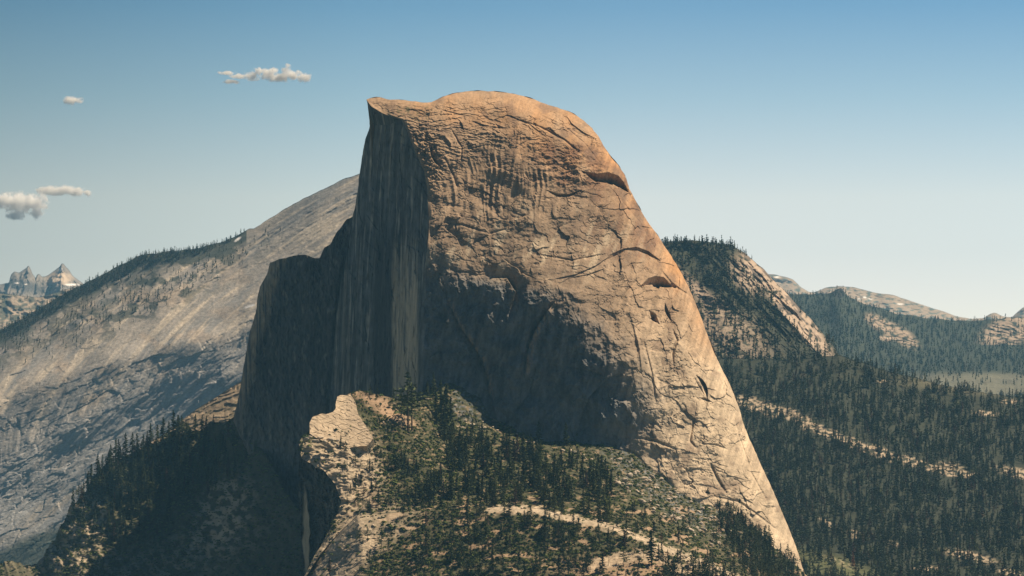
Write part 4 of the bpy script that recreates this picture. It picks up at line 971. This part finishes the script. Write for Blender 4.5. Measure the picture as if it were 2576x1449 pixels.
def merge(items, variants, colfn):
    """many trees as arrays"""
    by = [[] for _ in variants]
    for it in items:
        kd = 'pine' if it[4] else 'fir'
        ids = [j for j, v in enumerate(variants) if v[0] == kd] or list(range(len(variants)))
        by[random.choice(ids)].append(it)
    VV, FF, CC = [], [], []; off = 0
    for (kd, (cv, cf, tv, tf)), its in zip(variants, by):
        if not its: continue
        n = len(its)
        v0 = np.concatenate([cv, tv]); f0 = np.concatenate([cf, tf + len(cv)])
        P = np.array([it[0] for it in its]); H = np.array([it[1] for it in its])
        A = RNG.random(n) * 6.283; wsc = RNG.uniform(.75, 1.5, n)
        c, s = np.cos(A) * wsc, np.sin(A) * wsc
        X = (v0[None, :, 0] * c[:, None] - v0[None, :, 1] * s[:, None]) * H[:, None] + P[:, None, 0]
        Y = (v0[None, :, 0] * s[:, None] + v0[None, :, 1] * c[:, None]) * H[:, None] + P[:, None, 1]
        Z = v0[None, :, 2] * H[:, None] + P[:, None, 2] - .3
        V = np.stack([X, Y, Z], -1).reshape(-1, 3)
        F = (f0[None] + (np.arange(n) * len(v0))[:, None, None]).reshape(-1, 4) + off
        base = np.array([colfn(it) for it in its])
        C = np.repeat(base[:, None], len(v0), 1); C[:, len(cv):] = (.08, .06, .045)
        VV.append(V); FF.append(F); CC.append(C.reshape(-1, 3)); off += len(V)
    return np.concatenate(VV), np.concatenate(FF), np.concatenate(CC)
def needle_tone(it):
    r = RNG.random()
    b = np.array((.066, .086, .050)) * RNG.uniform(.55, 1.45)
    if r < .08: b = np.array((.10, .07, .05)) * RNG.uniform(.7, 1.2)
    if r > .90: b = b * (1.3, 1.15, .8)
    return b
hi = [t for t in rest if t[3] not in ('slope', 'far')]
mid = [t for t in rest if t[3] == 'slope']
low = [t for t in rest if t[3] == 'far']
parts = [merge(g_, v_, needle_tone) for g_, v_ in ((hi, NEARV), (mid, MIDV), (low, LOWV)) if g_]
VV, FF, CC = [], [], []; off = 0
for V, F, C in parts:
    VV.append(V); FF.append(F + off); CC.append(C); off += len(V)
o = build_mesh('forest', np.concatenate(VV), np.concatenate(FF), M_FOREST, np.concatenate(CC), smooth=False)
tag(o, kind='stuff')
print('forest quads', len(o.data.polygons))
#SECTION:TREES_END

# ------------------------------------------------------------------ brush
def lump(seed, n=26):
    """a low mound of many small leafy faces"""
    r = np.random.default_rng(seed); V = []; F = []
    for k in range(n):
        az = r.random() * 6.283; el = r.random() ** .7 * 1.5
        c = np.array([math.cos(az) * math.cos(el), math.sin(az) * math.cos(el), .5 * math.sin(el)]) * r.uniform(.75, 1.05)
        nn = c + r.normal(size=3) * .3; nn /= np.linalg.norm(nn)
        u = np.cross(nn, [0, 0, 1.]) + 1e-3; u /= np.linalg.norm(u); v = np.cross(nn, u)
        s = r.uniform(.28, .5)
        i = len(V); V += [c - u * s, c - v * s * .7, c + u * s, c + v * s * .7]; F.append((i, i + 1, i + 2, i + 3))
    return np.array(V), np.array(F)
LUMPS = [lump(i) for i in range(6)]
def brush_d(a, b):
    m = 1 - ground_rock(a, b) * .93 - ground_soil(a, b) * .8
    m = np.clip(m, 0, 1) * (.45 + .75 * ss(-.35, .05, fbm(a / 26, b / 10, 640, 3)))
    return np.clip(m, 0, 1) * (1 - .75 * np.clip(blob(a, b, 1200, 1010, 70, 55, .4), 0, 1))
pts = []
for P, n, lo, hi_ in ((P_MID, 16000, .9, 3.0), (P_NEAR, 16000, .9, 3.0)):
    p, s = P.scatter(n, brush_d)
    m = s[:, 1] < 1475
    p, s = p[m], s[m]
    pts += [(q, lo + (hi_ - lo) * random.random() ** 1.6, 0) for q in p]
p, s = P_LEFT.scatter(13000, lambda a, b: .5 * (a > -30))
pts += [(q, random.uniform(1.2, 3.2), 1) for q in p]
p, s = P_RIGHT.scatter(4600, lambda a, b: (a > 1800) * (a < 2680) * (np.clip(.8 * blob(a, b, 2080, 1425, 150, 34, .5, 15) + .6 * blob(a, b, 2490, 1430, 150, 34, .5) + .35 * CLEAR(a, b), 0, 1)))
pts += [(q, random.uniform(1.5, 3.4), 2) for q in p]
VV, FF, CC = [], [], []; off = 0
for j in range(6):
    its = pts[j::6]; v0, f0 = LUMPS[j]; n = len(its)
    P = np.array([q[0] for q in its]); S = np.array([q[1] for q in its]); A = RNG.random(n) * 6.283; sx = S * RNG.uniform(.9, 1.7, n)
    c, s = np.cos(A), np.sin(A)
    X = (v0[None, :, 0] * c[:, None] * sx[:, None] - v0[None, :, 1] * s[:, None] * S[:, None]) + P[:, None, 0]
    Y = (v0[None, :, 0] * s[:, None] * sx[:, None] + v0[None, :, 1] * c[:, None] * S[:, None]) + P[:, None, 1]
    Z = v0[None, :, 2] * S[:, None] * 1.1 + P[:, None, 2]
    VV.append(np.stack([X, Y, Z], -1).reshape(-1, 3)); FF.append((f0[None] + (np.arange(n) * len(v0))[:, None, None]).reshape(-1, 4) + off); off += n * len(v0)
    t = RNG.random(n)[:, None]
    b = np.where(t < .25, (.16, .18, .055), np.where(t < .6, (.105, .135, .04), (.06, .09, .032))) * RNG.uniform(.8, 1.2, n)[:, None]
    CC.append(np.repeat(b[:, None], len(v0), 1).reshape(-1, 3))
o = build_mesh('brush', np.concatenate(VV), np.concatenate(FF), M_SHRUB, np.concatenate(CC), smooth=False); tag(o, kind='stuff')
#SECTION:BRUSH_END

# ------------------------------------------------------------------ boulders
def boulder_mesh(seed):
    import bmesh
    from mathutils import noise
    bm = bmesh.new(); bmesh.ops.create_icosphere(bm, subdivisions=3, radius=1)
    r = random.Random(seed); cuts = [(Vector((r.gauss(0, 1), r.gauss(0, 1), r.gauss(0, 1))).normalized(), r.uniform(.55, .85)) for _ in range(9)]
    for v in bm.verts:
        for n_, d in cuts:
            t = v.co.dot(n_) - d
            if t > 0: v.co -= n_ * t * .9
        v.co += v.co.normalized() * noise.noise(v.co * 2.2 + Vector((seed, 0, 0))) * .16
        v.co.z *= .8
    me = bpy.data.meshes.new('boulder'); bm.to_mesh(me); bm.free()
    for p_ in me.polygons: p_.use_smooth = True
    at = me.color_attributes.new('tone', 'FLOAT_COLOR', 'POINT')
    at.data.foreach_set('color', np.tile(np.array((.47, .40, .32, 1), np.float32), len(me.vertices)))
    me.materials.append(M_BOULDER); return me
BM = [boulder_mesh(i) for i in range(6)]
def boulder(p, r, lab, grp):
    b = bpy.data.objects.new('boulder', random.choice(BM)); COL.objects.link(b)
    b.location = Vector(p) + Vector((0, 0, r * .35)); b.scale = (r * random.uniform(.9, 1.5), r * random.uniform(.8, 1.2), r * random.uniform(.6, 1.)); b.rotation_euler = (random.uniform(-.4, .4), random.uniform(-.4, .4), random.random() * 6.28)
    tag(b, lab, 'boulder', grp)
bz = lambda a, b: np.clip(.9 * in_poly(a, b, [(1560, 1150), (1680, 1200), (1800, 1280), (1880, 1350), (1800, 1380), (1640, 1290), (1540, 1230)]), 0, 1)
p, s = P_MID.scatter(3200, bz)
for q in p[:120]: boulder(q, random.uniform(1.3, 3.8) * (1 if random.random() < .8 else 1.5), 'pale granite block in the rubble at the right foot of the dome', 'blocks in the rubble at the dome foot')
p, s = P_MID.scatter(2600, lambda a, b: in_poly(a, b, [(1060, 1000), (1130, 1010), (1240, 1070), (1420, 1130), (1560, 1160), (1500, 1180), (1250, 1110), (1090, 1060)]) * .9)
for q in p[:55]: boulder(q, random.uniform(1.2, 3.0), 'granite block in the brush under the shaded wall', 'blocks under the shaded wall')
p, s = P_MID.scatter(1600, lambda a, b: in_poly(a, b, [(880, 990), (1060, 1010), (1080, 1060), (940, 1100)]) * .4)
for q in p[:20]: boulder(q, random.uniform(.8, 1.8), 'small rock on the brushy slope right of the bright slab', 'rocks beside the bright slab')
w, ok = P_MID.at([770, 782, 795, 808, 818, 833, 842, 852], [1112, 1106, 1116, 1108, 1118, 1112, 1119, 1114])
for q, r in zip(w, (3.6, 3, 4, 3.6, 3.2, 4, 2.6, 2.6)): boulder(q + np.array([0, -16, 2]), r, 'round granite boulder in the cluster under the lower left edge of the bright slab', 'boulder cluster under the bright slab')
p, s = P_NEAR.scatter(900, lambda a, b: ground_rock(a, b) * .8 * (b < 1450))
for q in p[:60]: boulder(q, random.uniform(.8, 2.2), 'rock on the bare slabs of the lower slope', 'rocks on the lower slabs')

# ------------------------------------------------------------------ dead trees
def snag_mesh(seed):
    r = random.Random(seed); V = []; F = []
    def tube(p0, p1, r0, r1):
        i = len(V); d = (p1 - p0).normalized(); u = d.orthogonal().normalized(); v = d.cross(u)
        for p, rr in ((p0, r0), (p1, r1)):
            for s in range(5):
                a = s * 1.2566; V.append(p + (u * math.cos(a) + v * math.sin(a)) * rr)
        for s in range(5): F.append((i + s, i + (s + 1) % 5, i + 5 + (s + 1) % 5, i + 5 + s))
    tube(Vector((0, 0, -.03)), Vector((.01, 0, .5)), .017, .011); tube(Vector((.01, 0, .5)), Vector((.015, .01, 1)), .011, .003)
    for k in range(14):
        z = r.uniform(.25, .95); a = r.random() * 6.28; L = .10 * (1.1 - z) + .02
        tube(Vector((.01, 0, z)), Vector((.01 + math.cos(a) * L, math.sin(a) * L, z + r.uniform(-.03, .03))), .004, .0015)
    return np.array([tuple(v) for v in V]), np.array(F)
SM = []
for i in range(4):
    v, f = snag_mesh(i); c = build_mesh('dead_tree', v, f, M_GREY); SM.append(c.data); bpy.data.objects.remove(c)
def snag(p, h, lab, grp=None):
    b = bpy.data.objects.new('dead_tree', random.choice(SM)); COL.objects.link(b)
    b.location = Vector(p); b.scale = (h, h, h); b.rotation_euler = (random.uniform(-.05, .05), random.uniform(-.05, .05), random.random() * 6.28)
    tag(b, lab, 'dead tree', grp)
w, ok = P_LEFT.at([566], [1075]); snag(w[0], 68 * w[0][1] * TANH / 1288, 'bare dead tree standing at the right end of the shaded ridge')
p, s = P_RIGHT.scatter(1700, lambda a, b: in_poly(a, b, [(2300, 955), (2576, 985), (2576, 1040), (2400, 1010)]) * .8)
for q in p[:110]: snag(q, random.uniform(16, 26), 'bare burnt trunk at the near edge of the burnt clearing on the right', 'burnt trunks by the clearing')
p, s = P_NEAR.scatter(300, lambda a, b: (a > 950) * (b < 1440) * .3)
for q in p[:16]: snag(q, random.uniform(10, 17), 'grey dead trunk among the pines of the lower slope', 'dead trunks on the lower slope')
for (x, y), h, rz, lab in (((1602, 1226), 26, .9, 'long bleached fallen log lying in the rubble at the right foot of the shaded wall'), ((1560, 1195), 16, 2.2, 'short bleached fallen log above the long one in the rubble'), ((1170, 1110), 14, .4, 'pale fallen log in the brush left of the dense forest band')):
    w, ok = P_MID.at([x], [y]); b = bpy.data.objects.new('fallen_log', SM[0]); COL.objects.link(b)
    b.location = Vector(w[0]) + Vector((0, -2, 1.4)); b.scale = (h * 1.6, h * 1.6, h); b.rotation_euler = (0, 1.35, rz); tag(b, lab, 'log')
# the one rust-red tree
cv, cf, tv, tf = NEARV[1][1]
w, ok = P_RIGHT.at([2146], [1428])
e = bpy.data.objects.new('fir_tree', None); COL.objects.link(e); e.location = w[0]; h = 42 * w[0][1] * TANH / 1288; e.scale = (h, h, h)
tag(e, 'rust red dead fir standing alone among green trees near the bottom right', 'fir tree')
build_mesh('crown', cv, cf, M_RUST, parent=e, smooth=False); build_mesh('trunk', tv, tf, M_BARK, parent=e)
#SECTION:OBJECTS_END

# ------------------------------------------------------------------ clouds
def cloud(name, label, D, blobs, dens=.02, nscale=1.1, soft=1.2):
    """blobs: (px, py, rx, ry) on the sheet, at distance D"""
    import bmesh
    u = D * TANH / 1288
    bm = bmesh.new()
    cs = []
    for (x, y, rx, ry) in blobs:
        c = W(x, y, D); rx, ry = rx * u, ry * u
        cs.append((c, rx, ry))
        g = bmesh.ops.create_icosphere(bm, subdivisions=3, radius=1)
        for v in g['verts']: v.co = Vector((v.co.x * rx * 1.25 + c[0], v.co.y * rx * 1.0 + c[1], v.co.z * ry * 1.3 + c[2]))
    me = bpy.data.meshes.new(name); bm.to_mesh(me); bm.free()
    o = bpy.data.objects.new(name, me); COL.objects.link(o)
    rm = o.modifiers.new('union', 'REMESH'); rm.mode = 'VOXEL'; rm.voxel_size = u * 4
    m = bpy.data.materials.new(name + '_vapour'); m.use_nodes = True
    t = m.node_tree; n = t.nodes; l = t.links; n.clear()
    out = n.new('ShaderNodeOutputMaterial'); pv = n.new('ShaderNodeVolumePrincipled')
    pv.inputs['Color'].default_value = (1, 1, 1, 1); pv.inputs['Anisotropy'].default_value = .0
    geo = n.new('ShaderNodeNewGeometry')
    acc = None
    nz = n.new('ShaderNodeTexNoise'); nz.inputs['Scale'].default_value = nscale / (u * 16); nz.inputs['Detail'].default_value = 6; nz.inputs['Roughness'].default_value = .62; nz.inputs['Distortion'].default_value = .4
    l.new(geo.outputs['Position'], nz.inputs['Vector'])
    for (c, rx, ry) in cs:
        sb = n.new('ShaderNodeVectorMath'); sb.operation = 'SUBTRACT'; sb.inputs[1].default_value = c; l.new(geo.outputs['Position'], sb.inputs[0])
        dv = n.new('ShaderNodeVectorMath'); dv.operation = 'DIVIDE'; dv.inputs[1].default_value = (rx, rx * .75, ry); l.new(sb.outputs[0], dv.inputs[0])
        ln = n.new('ShaderNodeVectorMath'); ln.operation = 'LENGTH'; l.new(dv.outputs[0], ln.inputs[0])
        iv = n.new('ShaderNodeMath'); iv.operation = 'SUBTRACT'; iv.inputs[0].default_value = 1.0; l.new(ln.outputs['Value'], iv.inputs[1])
        if acc is None: acc = iv
        else:
            mxn = n.new('ShaderNodeMath'); mxn.operation = 'MAXIMUM'; l.new(acc.outputs[0], mxn.inputs[0]); l.new(iv.outputs[0], mxn.inputs[1]); acc = mxn
    n2 = n.new('ShaderNodeMath'); n2.operation = 'MULTIPLY_ADD'; n2.inputs[1].default_value = 8.5; n2.inputs[2].default_value = -4.35; l.new(nz.outputs['Fac'], n2.inputs[0])
    sm = n.new('ShaderNodeMath'); sm.operation = 'MULTIPLY_ADD'; sm.inputs[1].default_value = 2.4; l.new(acc.outputs[0], sm.inputs[0]); l.new(n2.outputs[0], sm.inputs[2])
    mr = n.new('ShaderNodeMapRange'); mr.inputs['From Min'].default_value = .0; mr.inputs['From Max'].default_value = soft; mr.inputs['To Min'].default_value = 0; mr.inputs['To Max'].default_value = dens
    l.new(sm.outputs[0], mr.inputs['Value']); l.new(mr.outputs[0], pv.inputs['Density'])
    l.new(pv.outputs[0], out.inputs['Volume'])
    me.materials.append(m); m.cycles.volume_step_rate = .12
    tag(o, label, 'cloud')
    return o
CD = 32000.
cloud('cloud', 'long ragged white cloud with three peaks, highest of the clouds', CD, [(570, 183, 22, 5), (600, 192, 24, 6), (582, 206, 22, 5), (635, 190, 22, 12), (652, 180, 15, 14), (675, 190, 24, 14), (688, 178, 12, 10), (705, 195, 26, 12), (722, 178, 14, 16), (738, 190, 20, 14), (758, 195, 20, 11), (773, 193, 12, 12)], .032)
cloud('cloud', 'tiny oval white cloud on its own at the upper left', CD, [(178, 253, 20, 11), (194, 252, 16, 9)], .032)
cloud('cloud', 'thick white cloud with ragged tails at the left edge', CD, [(15, 505, 40, 20), (45, 510, 40, 26), (80, 512, 40, 22), (40, 540, 26, 14), (92, 535, 18, 16), (105, 500, 16, 16)], .032)
cloud('cloud', 'flat white cloud strip right of the thick cloud at the left edge', CD + 2500, [(125, 480, 32, 12), (160, 478, 32, 12), (195, 482, 26, 11), (218, 484, 14, 10)], .032)
#SECTION:CLOUDS_END

# ------------------------------------------------------------------ air
HZ = (-6000, 6000, -1000, 24300, -660, 1420)
V = np.array([(x, y, z) for z in HZ[4:] for y in HZ[2:4] for x in HZ[:2]], float)
F = np.array([(0, 2, 3, 1), (4, 5, 7, 6), (0, 1, 5, 4), (2, 6, 7, 3), (0, 4, 6, 2), (1, 3, 7, 5)])
m = bpy.data.materials.new('haze_air'); m.use_nodes = True
n = m.node_tree.nodes; n.clear()
out = n.new('ShaderNodeOutputMaterial'); pv = n.new('ShaderNodeVolumePrincipled')
pv.inputs['Color'].default_value = (.24, .60, 1.0, 1); pv.inputs['Density'].default_value = 1.9e-5; pv.inputs['Anisotropy'].default_value = .0
m.node_tree.links.new(pv.outputs[0], out.inputs['Volume'])
o = build_mesh('haze', V, F, m, smooth=False); tag(o, kind='stuff')
print('max z', max((o_.matrix_world @ Vector(c_)).z for o_ in COL.objects if o_.type == 'MESH' and o_.name not in ('haze',) and 'cloud' not in o_.name for c_ in o_.bound_box))
